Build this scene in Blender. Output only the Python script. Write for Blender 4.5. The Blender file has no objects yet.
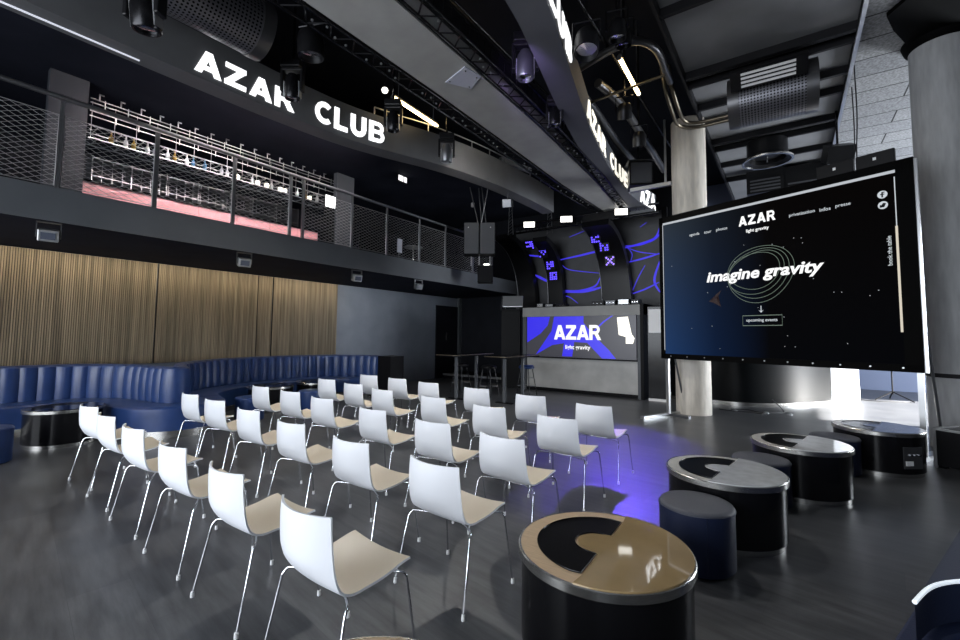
import bpy, bmesh, math, random
from mathutils import Vector, Matrix
random.seed(7)
C = bpy.context.scene.collection
SC = bpy.context.scene
PI = math.pi

# ------------------------------------------------------------------ materials
def mat(name, col, rough=.5, metal=0., emit=None, estr=0., noise=0., nscale=6., bump=0., bscale=40., coat=0., stretch=None, spec=.5):
    m = bpy.data.materials.new(name); m.use_nodes = True
    nt = m.node_tree; b = nt.nodes['Principled BSDF']
    b.inputs['Base Color'].default_value = (*col, 1)
    b.inputs['Roughness'].default_value = rough
    b.inputs['Metallic'].default_value = metal
    b.inputs['Coat Weight'].default_value = coat
    b.inputs['Specular IOR Level'].default_value = spec
    if emit:
        b.inputs['Emission Color'].default_value = (*emit, 1)
        b.inputs['Emission Strength'].default_value = estr
    if noise or bump:
        tc = nt.nodes.new('ShaderNodeTexCoord'); mp = nt.nodes.new('ShaderNodeMapping')
        nt.links.new(tc.outputs['Object'], mp.inputs['Vector'])
        if stretch: mp.inputs['Scale'].default_value = stretch
    if noise:
        n = nt.nodes.new('ShaderNodeTexNoise'); n.inputs['Scale'].default_value = nscale; n.inputs['Detail'].default_value = 5
        nt.links.new(mp.outputs[0], n.inputs['Vector'])
        r = nt.nodes.new('ShaderNodeValToRGB')
        r.color_ramp.elements[0].position = .3; r.color_ramp.elements[1].position = .72
        r.color_ramp.elements[0].color = (*[max(0, c*(1-noise)) for c in col], 1)
        r.color_ramp.elements[1].color = (*[min(1, c*(1+noise)) for c in col], 1)
        nt.links.new(n.outputs['Fac'], r.inputs['Fac']); nt.links.new(r.outputs[0], b.inputs['Base Color'])
    if bump:
        n2 = nt.nodes.new('ShaderNodeTexNoise'); n2.inputs['Scale'].default_value = bscale; n2.inputs['Detail'].default_value = 3
        nt.links.new(mp.outputs[0], n2.inputs['Vector'])
        bp = nt.nodes.new('ShaderNodeBump'); bp.inputs['Strength'].default_value = bump; bp.inputs['Distance'].default_value = .01
        nt.links.new(n2.outputs['Fac'], bp.inputs['Height']); nt.links.new(bp.outputs[0], b.inputs['Normal'])
    return m

M = {}
M['chair_white'] = mat('chair_white', (.84,.86,.90), .32)
M['chair_beige'] = mat('chair_beige', (.68,.60,.48), .42)
M['chrome'] = mat('chrome', (.78,.79,.82), .12, 1.)
M['steel'] = mat('steel', (.62,.61,.58), .26, 1., noise=.12, nscale=20, stretch=(1,1,8))
M['foot_white'] = mat('foot_white', (.78,.78,.78), .5)
M['gloss_black'] = mat('gloss_black', (.005,.005,.006), .16, spec=.28)
M['black'] = mat('black', (.004,.004,.005), .5, spec=.12)
M['screen_frame'] = mat('screen_frame', (.002,.002,.002), .7, spec=.05)
M['wall_gloss'] = mat('wall_gloss', (.004,.005,.006), .35, spec=.10)
M['tray_black'] = mat('tray_black', (.002,.002,.002), .3, spec=.06)
M['black_rough'] = mat('black_rough', (.010,.010,.012), .8)
M['truss'] = mat('truss_black', (.012,.012,.014), .25, .6)
M['navy'] = mat('navy_leather', (.016,.040,.135), .36, noise=.15, nscale=5, bump=.15, bscale=90)
M['navy_dark'] = mat('navy_dark', (.012,.018,.045), .5, bump=.1, bscale=90)
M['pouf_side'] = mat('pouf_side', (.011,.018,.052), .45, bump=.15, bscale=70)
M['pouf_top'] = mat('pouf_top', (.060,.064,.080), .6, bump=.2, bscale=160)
M['tan_wood'] = mat('tan_wood', (.52,.38,.24), .30, noise=.12, nscale=4, stretch=(3,30,3))
M['gold_glass'] = mat('gold_glass', (.34,.24,.12), .05, coat=1., noise=.15, nscale=3)
M['pale_stone'] = mat('pale_stone', (.42,.41,.38), .32, noise=.15, nscale=14)
M['pale_glass'] = mat('pale_glass', (.50,.51,.52), .12, coat=.8, noise=.12, nscale=12)
M['dark_glass'] = mat('dark_glass', (.07,.08,.11), .25, coat=.2)
M['col_dark'] = mat('col_dark', (.032,.036,.045), .6)
M['concrete'] = mat('concrete', (.66,.61,.53), .55, noise=.16, nscale=5, stretch=(3,3,.5), bump=.08, bscale=30)
M['concrete_grey'] = mat('concrete_grey', (.37,.375,.38), .55, noise=.14, nscale=5, stretch=(3,3,.5), bump=.08, bscale=30)
M['panel_grey'] = mat('panel_grey', (.40,.40,.39), .5, noise=.16, nscale=2.2, bump=.03, bscale=12)
M['fascia'] = mat('fascia_grey', (.085,.087,.092), .55, noise=.10, nscale=3)
M['band'] = mat('band_grey', (.33,.33,.32), .6, noise=.12, nscale=2.5)
M['island'] = mat('island_grey', (.085,.088,.10), .6, noise=.10, nscale=2.5)
M['slab'] = mat('slab_grey', (.075,.082,.092), .55, noise=.08, nscale=2)
M['wall_dark'] = mat('wall_dark', (.21,.235,.28), .42, noise=.10, nscale=2)
M['wall_black'] = mat('wall_black', (.009,.010,.014), .6, spec=.15, noise=.2, nscale=2)
M['ceil_navy'] = mat('ceil_navy', (.018,.020,.030), .8, spec=.05, noise=.2, nscale=1.5)
M['ceil_grey'] = mat('ceil_grey', (.19,.195,.205), .65, noise=.10, nscale=2)
M['beam'] = mat('beam_dark', (.011,.011,.013), .6, spec=.2)
M['white_wall'] = mat('white_wall', (.78,.79,.82), .7)  # white stands for daylight on the end of the dark wall
M['blue_wall'] = mat('blue_wall', (.14,.17,.26), .6)
M['pipe_grey'] = mat('pipe_grey', (.10,.10,.105), .32, .7)
M['pipe_brass'] = mat('pipe_brass', (.13,.11,.08), .30, .8)
M['rail'] = mat('rail_metal', (.16,.165,.175), .35, .8)
M['wire'] = mat('wire_metal', (.42,.42,.43), .4, .7)
M['silver'] = mat('silver', (.50,.51,.52), .3, .8)
M['sign_white'] = mat('sign_white', (.9,.9,.9), .5, emit=(1,1,1), estr=1.15)
M['sign_cream'] = mat('sign_cream', (.9,.88,.80), .5, emit=(1,.95,.82), estr=.95)
M['tube_warm'] = mat('tube_warm', (1,.9,.7), .5, emit=(1,.72,.34), estr=10)
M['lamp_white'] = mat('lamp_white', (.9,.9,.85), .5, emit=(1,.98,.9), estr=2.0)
M['led_blue'] = mat('led_blue', (.02,.01,.2), .5, emit=(.10,.06,1.), estr=2.2)
M['led_violet'] = mat('led_violet', (.1,.05,.3), .5, emit=(.26,.16,1.), estr=2.6)
M['line_blue'] = mat('line_blue', (.01,.01,.2), .5, emit=(.05,.035,.72), estr=.9)
M['pink'] = mat('pink_panel', (.74,.36,.38), .55)
M['paper'] = mat('paper', (.45,.46,.54), .7)
M['speaker_grille'] = mat('speaker_grille', (.045,.048,.054), .6, bump=.4, bscale=220)
M['case_black'] = mat('case_black', (.006,.006,.007), .35, spec=.3)
M['cable'] = mat('cable', (.02,.02,.022), .5)
M['screen_white'] = mat('screen_white', (.02,.02,.02), .5, emit=(1,1,1), estr=1.0)
M['screen_grey'] = mat('screen_grey', (.02,.02,.02), .5, emit=(.7,.75,.8), estr=.75)
M['screen_green'] = mat('screen_green', (.02,.02,.02), .5, emit=(.36,.48,.38), estr=.32)
M['screen_cream'] = mat('screen_cream', (.02,.02,.02), .5, emit=(.8,.72,.58), estr=.75)
M['screen_edge'] = mat('screen_edge', (.02,.02,.02), .5, emit=(.72,.76,.82), estr=.6)
M['bottle_amber'] = mat('bottle_amber', (.40,.26,.08), .1)
M['bottle_clear'] = mat('bottle_clear', (.55,.58,.60), .08)
M['bottle_blue'] = mat('bottle_blue', (.10,.22,.36), .08)
M['strip'] = mat('light_slit', (.6,.6,.65), .5, emit=(.85,.88,1), estr=.5)
M['piping_white'] = mat('piping_white', (.86,.9,.95), .3, emit=(.8,.9,1), estr=.55)  # glowing white for the painted cushion-edge highlight
M['tape_white'] = mat('tape_white', (.85,.85,.85), .5)

def floor_mat():
    m = bpy.data.materials.new('floor_vinyl'); m.use_nodes = True; nt = m.node_tree; b = nt.nodes['Principled BSDF']
    tc = nt.nodes.new('ShaderNodeTexCoord'); mp = nt.nodes.new('ShaderNodeMapping')
    mp.inputs['Rotation'].default_value = (0,0,math.radians(8))
    nt.links.new(tc.outputs['Object'], mp.inputs['Vector'])
    br = nt.nodes.new('ShaderNodeTexBrick'); br.inputs['Scale'].default_value = 1.
    br.inputs['Brick Width'].default_value = 1.2; br.inputs['Row Height'].default_value = .3
    br.inputs['Mortar Size'].default_value = .0015; br.inputs['Bias'].default_value = 0.
    br.inputs['Color1'].default_value = (.044,.047,.053,1); br.inputs['Color2'].default_value = (.066,.068,.073,1)
    br.inputs['Mortar'].default_value = (.040,.042,.047,1)
    nt.links.new(mp.outputs[0], br.inputs['Vector'])
    mp2 = nt.nodes.new('ShaderNodeMapping'); mp2.inputs['Scale'].default_value = (1.2,9,1)
    nt.links.new(mp.outputs[0], mp2.inputs['Vector'])
    n = nt.nodes.new('ShaderNodeTexNoise'); n.inputs['Scale'].default_value = 1.6; n.inputs['Detail'].default_value = 8; n.inputs['Roughness'].default_value = .65
    nt.links.new(mp2.outputs[0], n.inputs['Vector'])
    r = nt.nodes.new('ShaderNodeValToRGB'); r.color_ramp.elements[0].position = .3; r.color_ramp.elements[1].position = .75
    r.color_ramp.elements[0].color = (.45,.45,.47,1); r.color_ramp.elements[1].color = (1.7,1.68,1.62,1)
    nt.links.new(n.outputs['Fac'], r.inputs['Fac'])
    mx = nt.nodes.new('ShaderNodeMix'); mx.data_type = 'RGBA'; mx.blend_type = 'MULTIPLY'; mx.inputs['Factor'].default_value = 1.
    nt.links.new(br.outputs['Color'], mx.inputs[6]); nt.links.new(r.outputs[0], mx.inputs[7])
    nt.links.new(mx.outputs[2], b.inputs['Base Color'])
    b.inputs['Roughness'].default_value = .34
    r2 = nt.nodes.new('ShaderNodeMapRange'); r2.inputs['To Min'].default_value = .27; r2.inputs['To Max'].default_value = .45
    nt.links.new(n.outputs['Fac'], r2.inputs['Value']); nt.links.new(r2.outputs[0], b.inputs['Roughness'])
    return m
M['floor'] = floor_mat()

def slat_mat():
    m = bpy.data.materials.new('slat_wood'); m.use_nodes = True; nt = m.node_tree; b = nt.nodes['Principled BSDF']
    tc = nt.nodes.new('ShaderNodeTexCoord'); mp = nt.nodes.new('ShaderNodeMapping'); mp.inputs['Scale'].default_value = (1,22,.6)
    nt.links.new(tc.outputs['Object'], mp.inputs['Vector'])
    n = nt.nodes.new('ShaderNodeTexNoise'); n.inputs['Scale'].default_value = 1.; n.inputs['Detail'].default_value = 4
    nt.links.new(mp.outputs[0], n.inputs['Vector'])
    r = nt.nodes.new('ShaderNodeValToRGB'); r.color_ramp.elements[0].position = .32; r.color_ramp.elements[1].position = .7
    r.color_ramp.elements[0].color = (.13,.102,.066,1); r.color_ramp.elements[1].color = (.34,.275,.185,1)
    nt.links.new(n.outputs['Fac'], r.inputs['Fac']); nt.links.new(r.outputs[0], b.inputs['Base Color'])
    b.inputs['Roughness'].default_value = .55
    return m
M['slat'] = slat_mat()

def perf_mat(name, col, pitch=.045):
    # punched sheet metal: round holes repeated over the sheet (pattern lives in the sheet's own UV space)
    m = bpy.data.materials.new(name); m.use_nodes = True; nt = m.node_tree; b = nt.nodes['Principled BSDF']
    b.inputs['Metallic'].default_value = .75; b.inputs['Roughness'].default_value = .38
    uv = nt.nodes.new('ShaderNodeTexCoord'); sp = nt.nodes.new('ShaderNodeSeparateXYZ'); nt.links.new(uv.outputs['UV'], sp.inputs[0])
    acc = []
    for ax in (0,1):
        d = nt.nodes.new('ShaderNodeMath'); d.operation = 'DIVIDE'; d.inputs[1].default_value = pitch; nt.links.new(sp.outputs[ax], d.inputs[0])
        f = nt.nodes.new('ShaderNodeMath'); f.operation = 'FRACT'; nt.links.new(d.outputs[0], f.inputs[0])
        s = nt.nodes.new('ShaderNodeMath'); s.operation = 'SUBTRACT'; s.inputs[1].default_value = .5; nt.links.new(f.outputs[0], s.inputs[0])
        p = nt.nodes.new('ShaderNodeMath'); p.operation = 'POWER'; p.inputs[1].default_value = 2; nt.links.new(s.outputs[0], p.inputs[0])
        acc.append(p)
    a = nt.nodes.new('ShaderNodeMath'); a.operation = 'ADD'; nt.links.new(acc[0].outputs[0], a.inputs[0]); nt.links.new(acc[1].outputs[0], a.inputs[1])
    g = nt.nodes.new('ShaderNodeMath'); g.operation = 'GREATER_THAN'; g.inputs[1].default_value = .085; nt.links.new(a.outputs[0], g.inputs[0])
    mx = nt.nodes.new('ShaderNodeMix'); mx.data_type = 'RGBA'; mx.inputs[6].default_value = (.002,.002,.003,1); mx.inputs[7].default_value = (*col,1)
    nt.links.new(g.outputs[0], mx.inputs[0]); nt.links.new(mx.outputs[2], b.inputs['Base Color'])
    return m
M['perf'] = perf_mat('punched_metal', (.17,.17,.19))

def planks_mat():
    m = bpy.data.materials.new('woodwool_planks'); m.use_nodes = True; nt = m.node_tree; b = nt.nodes['Principled BSDF']
    tc = nt.nodes.new('ShaderNodeTexCoord')
    br = nt.nodes.new('ShaderNodeTexBrick'); br.inputs['Scale'].default_value = 1.
    br.inputs['Brick Width'].default_value = 1.9; br.inputs['Row Height'].default_value = .62; br.inputs['Mortar Size'].default_value = .014
    br.inputs['Color1'].default_value = (.22,.225,.235,1); br.inputs['Color2'].default_value = (.28,.285,.29,1); br.inputs['Mortar'].default_value = (.02,.02,.022,1)
    nt.links.new(tc.outputs['Object'], br.inputs['Vector'])
    n = nt.nodes.new('ShaderNodeTexNoise'); n.inputs['Scale'].default_value = 26; n.inputs['Detail'].default_value = 6
    nt.links.new(tc.outputs['Object'], n.inputs['Vector'])
    r = nt.nodes.new('ShaderNodeValToRGB'); r.color_ramp.elements[0].position = .35; r.color_ramp.elements[1].position = .65
    r.color_ramp.elements[0].color = (.62,.62,.62,1); r.color_ramp.elements[1].color = (1.2,1.2,1.2,1)
    nt.links.new(n.outputs['Fac'], r.inputs['Fac'])
    mx = nt.nodes.new('ShaderNodeMix'); mx.data_type = 'RGBA'; mx.blend_type = 'MULTIPLY'; mx.inputs[0].default_value = 1
    nt.links.new(br.outputs['Color'], mx.inputs[6]); nt.links.new(r.outputs[0], mx.inputs[7]); nt.links.new(mx.outputs[2], b.inputs['Base Color'])
    b.inputs['Roughness'].default_value = .85
    return m
M['planks'] = planks_mat()

def big_screen_mat():
    # night-blue picture fading to black towards the right and the top
    m = bpy.data.materials.new('screen_picture'); m.use_nodes = True; nt = m.node_tree; b = nt.nodes['Principled BSDF']
    tc = nt.nodes.new('ShaderNodeTexCoord'); sp = nt.nodes.new('ShaderNodeSeparateXYZ'); nt.links.new(tc.outputs['Object'], sp.inputs[0])
    rx = nt.nodes.new('ShaderNodeValToRGB'); e = rx.color_ramp.elements
    e[0].position = 0.; e[0].color = (.012,.038,.115,1); e[1].position = .55; e[1].color = (.0006,.0008,.0015,1)
    k = e.new(.3); k.color = (.003,.010,.034,1)
    mr = nt.nodes.new('ShaderNodeMapRange'); mr.inputs['From Min'].default_value = 0; mr.inputs['From Max'].default_value = 3.6
    nt.links.new(sp.outputs[0], mr.inputs['Value']); nt.links.new(mr.outputs[0], rx.inputs['Fac'])
    rz = nt.nodes.new('ShaderNodeValToRGB'); e = rz.color_ramp.elements
    e[0].position = 0.; e[0].color = (1,1,1,1); e[1].position = 1.; e[1].color = (1.9,.85,.40,1)
    mz = nt.nodes.new('ShaderNodeMapRange'); mz.inputs['From Min'].default_value = 1.2; mz.inputs['From Max'].default_value = 3.8
    nt.links.new(sp.outputs[2], mz.inputs['Value']); nt.links.new(mz.outputs[0], rz.inputs['Fac'])
    mx = nt.nodes.new('ShaderNodeMix'); mx.data_type = 'RGBA'; mx.blend_type = 'MULTIPLY'; mx.inputs[0].default_value = 1
    nt.links.new(rx.outputs[0], mx.inputs[6]); nt.links.new(rz.outputs[0], mx.inputs[7])
    b.inputs['Base Color'].default_value = (.001,.001,.001,1); b.inputs['Roughness'].default_value = .8
    b.inputs['Specular IOR Level'].default_value = .03
    nt.links.new(mx.outputs[2], b.inputs['Emission Color']); b.inputs['Emission Strength'].default_value = 1.
    return m
M['big_screen'] = big_screen_mat()

M['led_dark'] = mat('led_dark',(.01,.01,.012),.3,emit=(.036,.036,.046),estr=1.)
M['led_field'] = mat('led_field',(.01,.01,.1),.3,emit=(.032,.022,.72),estr=1.)
# ------------------------------------------------------------------ mesh builder
class MB:
    def __init__(s): s.v = []; s.f = []; s.mi = []; s.uv = {}; s.cur = 0
    def add(s, vs, fs, mi=None):
        b = len(s.v); s.v += [tuple(v) for v in vs]
        for f in fs: s.f.append(tuple(b+i for i in f)); s.mi.append(s.cur if mi is None else mi)
        return s
    def box(s, c, d, rz=0., rx=0., ry=0., mi=None):
        R = Matrix.Rotation(rz,3,'Z') @ Matrix.Rotation(ry,3,'Y') @ Matrix.Rotation(rx,3,'X'); c = Vector(c)
        vs = [c + R @ Vector((x*d[0]/2, y*d[1]/2, z*d[2]/2)) for x in (-1,1) for y in (-1,1) for z in (-1,1)]
        return s.add(vs, [(0,1,3,2),(4,6,7,5),(0,4,5,1),(2,3,7,6),(0,2,6,4),(1,5,7,3)], mi)
    def bx(s, x0,x1,y0,y1,z0,z1, mi=None): return s.box(((x0+x1)/2,(y0+y1)/2,(z0+z1)/2),(abs(x1-x0),abs(y1-y0),abs(z1-z0)), mi=mi)
    def cyl(s, p0, p1, r, n=16, r2=None, cap=True, mi=None):
        p0 = Vector(p0); p1 = Vector(p1); d = (p1-p0).normalized(); r2 = r if r2 is None else r2
        a = Vector((0,0,1)) if abs(d.z) < .9 else Vector((1,0,0)); u = d.cross(a).normalized(); w = d.cross(u)
        vs = []
        for k in range(n):
            t = 2*PI*k/n; e = u*math.cos(t)+w*math.sin(t); vs += [p0+e*r, p1+e*r2]
        fs = [(2*k, 2*k+1, (2*k+3)%(2*n), (2*k+2)%(2*n)) for k in range(n)]
        if cap: fs += [tuple(2*k for k in range(n)), tuple(2*k+1 for k in reversed(range(n)))]
        return s.add(vs, fs, mi)
    def tube(s, pts, r, n=8, closed=False, mi=None):
        pts = [Vector(p) for p in pts]; m = len(pts); vs = []; pu = None
        for i, p in enumerate(pts):
            if closed: d = (pts[(i+1)%m]-pts[i-1])
            else: d = (pts[min(i+1,m-1)]-pts[max(i-1,0)])
            d.normalize()
            if pu is None:
                a = Vector((0,0,1)) if abs(d.z) < .9 else Vector((1,0,0)); u = d.cross(a).normalized()
            else: u = (pu - d*pu.dot(d)).normalized()
            w = d.cross(u); pu = u
            for k in range(n):
                t = 2*PI*k/n; vs.append(p+(u*math.cos(t)+w*math.sin(t))*r)
        fs = []
        for i in range(m if closed else m-1):
            j = (i+1)%m
            for k in range(n): fs.append((i*n+k, i*n+(k+1)%n, j*n+(k+1)%n, j*n+k))
        if not closed: fs += [tuple(reversed(range(n))), tuple((m-1)*n+k for k in range(n))]
        return s.add(vs, fs, mi)
    def lathe(s, prof, c=(0,0,0), n=40, mi=None):
        vs = []; c = Vector(c)
        for k in range(n):
            t = 2*PI*k/n
            for r, z in prof: vs.append(c+Vector((r*math.cos(t), r*math.sin(t), z)))
        m = len(prof); fs = []
        for k in range(n):
            j = (k+1)%n
            for i in range(m-1): fs.append((k*m+i, j*m+i, j*m+i+1, k*m+i+1))
        return s.add(vs, fs, mi)
    def prism(s, poly, z0, z1, mi=None):
        n = len(poly); vs = [(x,y,z0) for x,y in poly]+[(x,y,z1) for x,y in poly]
        fs = [tuple(reversed(range(n))), tuple(range(n,2*n))]+[(i,(i+1)%n,n+(i+1)%n,n+i) for i in range(n)]
        return s.add(vs, fs, mi)
    def slabxz(s, poly, y0, y1, mi=None):   # polygon in x-z, extruded along y
        n = len(poly); vs = [(x,y0,z) for x,z in poly]+[(x,y1,z) for x,z in poly]
        fs = [tuple(range(n)), tuple(reversed(range(n,2*n)))]+[((i+1)%n,i,n+i,n+(i+1)%n) for i in range(n)]
        return s.add(vs, fs, mi)
    def grid(s, P, mi=None, wrap=False):
        a = len(P); b = len(P[0]); vs = [p for r in P for p in r]; fs = []
        for i in range(a-1):
            for j in range(b if wrap else b-1): fs.append((i*b+j, i*b+(j+1)%b, (i+1)*b+(j+1)%b, (i+1)*b+j))
        return s.add(vs, fs, mi)
    def build(s, name, mats, parent=None, smooth=None, bevel=0., fix=True):
        me = bpy.data.meshes.new(name); me.from_pydata([tuple(v) for v in s.v], [], s.f)
        if not isinstance(mats, (list,tuple)): mats = [mats]
        for m in mats: me.materials.append(M[m] if isinstance(m,str) else m)
        for p, i in zip(me.polygons, s.mi): p.material_index = i
        if fix:
            bm = bmesh.new(); bm.from_mesh(me); bmesh.ops.recalc_face_normals(bm, faces=bm.faces); bm.to_mesh(me); bm.free()
        if smooth is not None:
            for p in me.polygons: p.use_smooth = True
            me.set_sharp_from_angle(angle=math.radians(smooth))
        me.update()
        o = bpy.data.objects.new(name, me); C.objects.link(o)
        if parent: o.parent = parent
        if bevel:
            b = o.modifiers.new('bevel','BEVEL'); b.width = bevel; b.segments = 2; b.limit_method = 'ANGLE'; b.angle_limit = math.radians(40)
        return o

def tag(o, label, cat, group=None):
    o['label'] = label; o['category'] = cat
    if group: o['group'] = group
    return o
def thing(name, label, cat, loc=(0,0,0), rz=0., group=None):
    o = bpy.data.objects.new(name, None); C.objects.link(o); o.location = loc; o.rotation_euler = (0,0,rz)
    o.empty_display_size = .1
    return tag(o, label, cat, group)
def struct(o): o['kind'] = 'structure'; return o
def kids(o): return [c for c in bpy.data.objects if c.parent == o]
def dup(o, loc, rz=0., label=None, rot=None, children=None):
    r = o.copy(); C.objects.link(r); r.location = loc; r.rotation_euler = rot or (0,0,rz)
    if label: r['label'] = label
    def rec(src, dst):
        for ch in kids(src):
            if ch == dst: continue
            c = ch.copy(); C.objects.link(c); c.parent = dst; rec(ch, c)
    rec(o, r)
    return r
def spline(pts, n=8):
    out = []; P = [Vector(p) for p in pts]; m = len(P)
    for i in range(m-1):
        p0 = P[max(i-1,0)]; p1 = P[i]; p2 = P[i+1]; p3 = P[min(i+2,m-1)]
        for k in range(n):
            t = k/n
            out.append(.5*((2*p1)+(p2-p0)*t+(2*p0-5*p1+4*p2-p3)*t*t+(3*p1-p0-3*p2+p3)*t**3))
    out.append(P[-1]); return out
def resample(pts, step):
    pts = [Vector(p) for p in pts]; L = [0.]
    for a,b in zip(pts,pts[1:]): L.append(L[-1]+(b-a).length)
    n = max(2, round(L[-1]/step)); out = []; j = 0
    for k in range(n+1):
        d = L[-1]*k/n
        while j < len(L)-2 and L[j+1] < d: j += 1
        t = (d-L[j])/max(1e-9, L[j+1]-L[j]); out.append(pts[j].lerp(pts[j+1], min(1,max(0,t))))
    return out
def normals2(pts, side=1):
    out = []
    for i in range(len(pts)):
        d = pts[min(i+1,len(pts)-1)]-pts[max(i-1,0)]; d.z = 0; d.normalize(); out.append(Vector((d.y,-d.x,0))*side)
    return out

# block capitals (height 1, drawn in x-z, thickness along y)
def arc(mb, cx, cz, r0, r1, a0, a1, sx=1., th=.06, n=12, off=(0,0), h=1.):
    for k in range(n):
        t0 = math.radians(a0+(a1-a0)*k/n); t1 = math.radians(a0+(a1-a0)*(k+1)/n)
        q = [(cx+sx*r*math.cos(t), cz+r*math.sin(t)) for r,t in ((r0,t0),(r1,t0),(r1,t1),(r0,t1))]
        mb.slabxz([(off[0]+h*x, off[1]+h*z) for x,z in q], -th, 0)
def letter(mb, ch, h=1., x0=0., z0=0., th=.03):
    def P(*q): mb.slabxz([(x0+h*x, z0+h*z) for x,z in q], -th, 0)
    def A(*a, sx=1.): arc(mb, *a, sx=sx, th=th, off=(x0,z0), h=h)
    if ch == 'A':
        P((0,0),(.26,0),(.62,1),(.36,1)); P((.72,0),(.98,0),(.62,1),(.36,1)); P((.22,.18),(.76,.18),(.70,.38),(.28,.38)); return .98
    if ch == 'Z':
        P((.02,.78),(.84,.78),(.84,1),(.02,1)); P((0,0),(.86,0),(.86,.22),(0,.22)); P((0,.18),(.32,.18),(.84,.82),(.52,.82)); return .88
    if ch == 'R':
        P((0,0),(.25,0),(.25,1),(0,1)); P((.2,.8),(.5,.8),(.5,1),(.2,1)); P((.2,.38),(.5,.38),(.5,.58),(.2,.58)); A(.5,.69,.11,.31,-90,90); P((.40,.42),(.68,.42),(.92,0),(.63,0)); return .9
    if ch == 'C':
        A(.48,.5,.27,.5,48,312,sx=.95); return .86
    if ch == 'L':
        P((0,0),(.25,0),(.25,1),(0,1)); P((.2,0),(.7,0),(.7,.22),(.2,.22)); return .74
    if ch == 'U':
        P((0,.38),(.25,.38),(.25,1),(0,1)); P((.58,.38),(.83,.38),(.83,1),(.58,1)); A(.415,.40,.17,.41,180,360); return .86
    if ch == 'B':
        P((0,0),(.25,0),(.25,1),(0,1)); P((.2,.82),(.5,.82),(.5,1),(.2,1)); P((.2,.42),(.54,.42),(.54,.6),(.2,.6)); P((.2,0),(.54,0),(.54,.18),(.2,.18))
        A(.5,.71,.11,.29,-90,90); A(.54,.3,.12,.30,-90,90); return .86
    return .4
def text_obj(name, body, m, parent, width=None, height=None, bold=0., shear=0., loc=(0,0,0), rot=(PI/2,0,0), ex=.001):
    cu = bpy.data.curves.new('t','FONT'); cu.body = body; cu.offset = bold; cu.shear = shear; cu.extrude = ex; cu.size = 1.; cu.resolution_u = 3
    t = bpy.data.objects.new('t', cu); C.objects.link(t)
    me = bpy.data.meshes.new_from_object(t.evaluated_get(bpy.context.evaluated_depsgraph_get()))
    bpy.data.objects.remove(t); bpy.data.curves.remove(cu)
    xs = [v.co.x for v in me.vertices]; ys = [v.co.y for v in me.vertices]
    w = max(xs)-min(xs); hh = max(ys)-min(ys); s = width/w if width else height/hh
    for v in me.vertices: v.co = Vector(((v.co.x-min(xs))*s, (v.co.y-(max(ys)+min(ys))/2)*(s if not (width and height) else height/hh), v.co.z))
    me.materials.clear(); me.materials.append(M[m]); me.name = name
    o = bpy.data.objects.new(name, me); C.objects.link(o); o.location = loc; o.rotation_euler = rot
    if parent: o.parent = parent
    return o
# ================================================================== the setting
BX = -7.6          # balcony edge
def wall(name, x0,x1,y0,y1,z0,z1, m): return struct(MB().bx(x0,x1,y0,y1,z0,z1).build(name, m))
wall('floor', -13.7,7.2,-5.2,18.2,-.15,0, 'floor')
wall('wall_left', -10.6,-10.4,-5.2,13.4,0,2.95, 'wall_dark')
wall('wall_left_upper', -13.7,-13.5,-5.2,13.4,0,7.3, 'wall_black')
wall('wall_back', -13.7,-2.45,13.4,13.6,0,7.3, 'wall_black')
wall('wall_right', 7.0,7.2,-5.2,12.4,0,7.3, 'wall_black')
wall('wall_right_pier', 7.0,7.2,16.6,18.2,0,7.3, 'wall_black')
wall('wall_right_head', 7.0,7.2,12.4,16.6,3.0,7.3, 'wall_black')
wall('wall_far', -2.6,7.0,18.0,18.2,0,7.3, 'blue_wall')
wall('wall_far_return', -2.6,-2.45,13.6,18.0,0,7.3, 'wall_black')
# rear wall with a wide window band (behind the viewer)
wall('wall_rear_sill', -13.7,7.2,-5.4,-5.2,0,.5, 'wall_dark')
wall('wall_rear_head', -13.7,7.2,-5.4,-5.2,4.6,7.3, 'wall_black')
wall('wall_rear_left', -13.7,-10.2,-5.4,-5.2,.5,4.6, 'wall_black')
wall('wall_rear_right', 3.6,7.2,-5.4,-5.2,.5,4.6, 'wall_black')
wall('ceiling_high', -13.7,-1.35,-5.4,18.2,7.2,7.35, 'wall_black')
wall('ceiling_gallery', -13.5,-6.75,-5.2,13.4,5.76,5.86, 'ceil_navy')
wall('ceiling_right', -1.35,.95,-5.2,18.0,6.16,6.3, 'ceil_grey')
wall('ceiling_planks', .95,7.0,-5.2,18.0,6.16,6.3, 'planks')
wall('ceiling_edge', -1.39,-1.35,-5.2,18.0,5.98,7.2, 'beam')
wall('floor_gallery', -13.5,BX-.02,-5.2,13.4,2.97,3.36, 'ceil_navy')
wall('trim_gallery_edge', BX-.02,BX,-5.2,13.35,2.96,3.37, 'slab')
wall('trim_gallery_kerb', BX-.06,BX-.005,-5.2,13.35,3.36,3.40, 'slab')
wall('trim_light_slit', -6.635,-6.61,-1.5,1.85,4.988,4.999, 'strip')
wall('baseboard_back', -10.35,-6.5,13.30,13.39,0,.12, 'silver')
wall('trim_step', -10.2,-6.45,12.2,13.4,.0,.18, 'wall_black')
wall('trim_step_nose', -10.2,-6.45,12.16,12.2,.12,.18, 'silver')
# plain painted wall past the slats, with the dark double door at its end
d = struct(MB().bx(-10.40,-10.36,11.95,13.2,0,2.62).build('door_1', 'wall_black'))
h = MB().box((-10.335,12.5,1.5),(.03,.03,.25)).build('handle', 'steel', d)
wall('trim_wall_corner', -10.40,-10.33,13.2,13.4,0,2.95, 'slab')
d = struct(MB().bx(-13.5,-13.44,11.0,12.6,3.36,5.5).build('door_2', 'black'))
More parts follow.
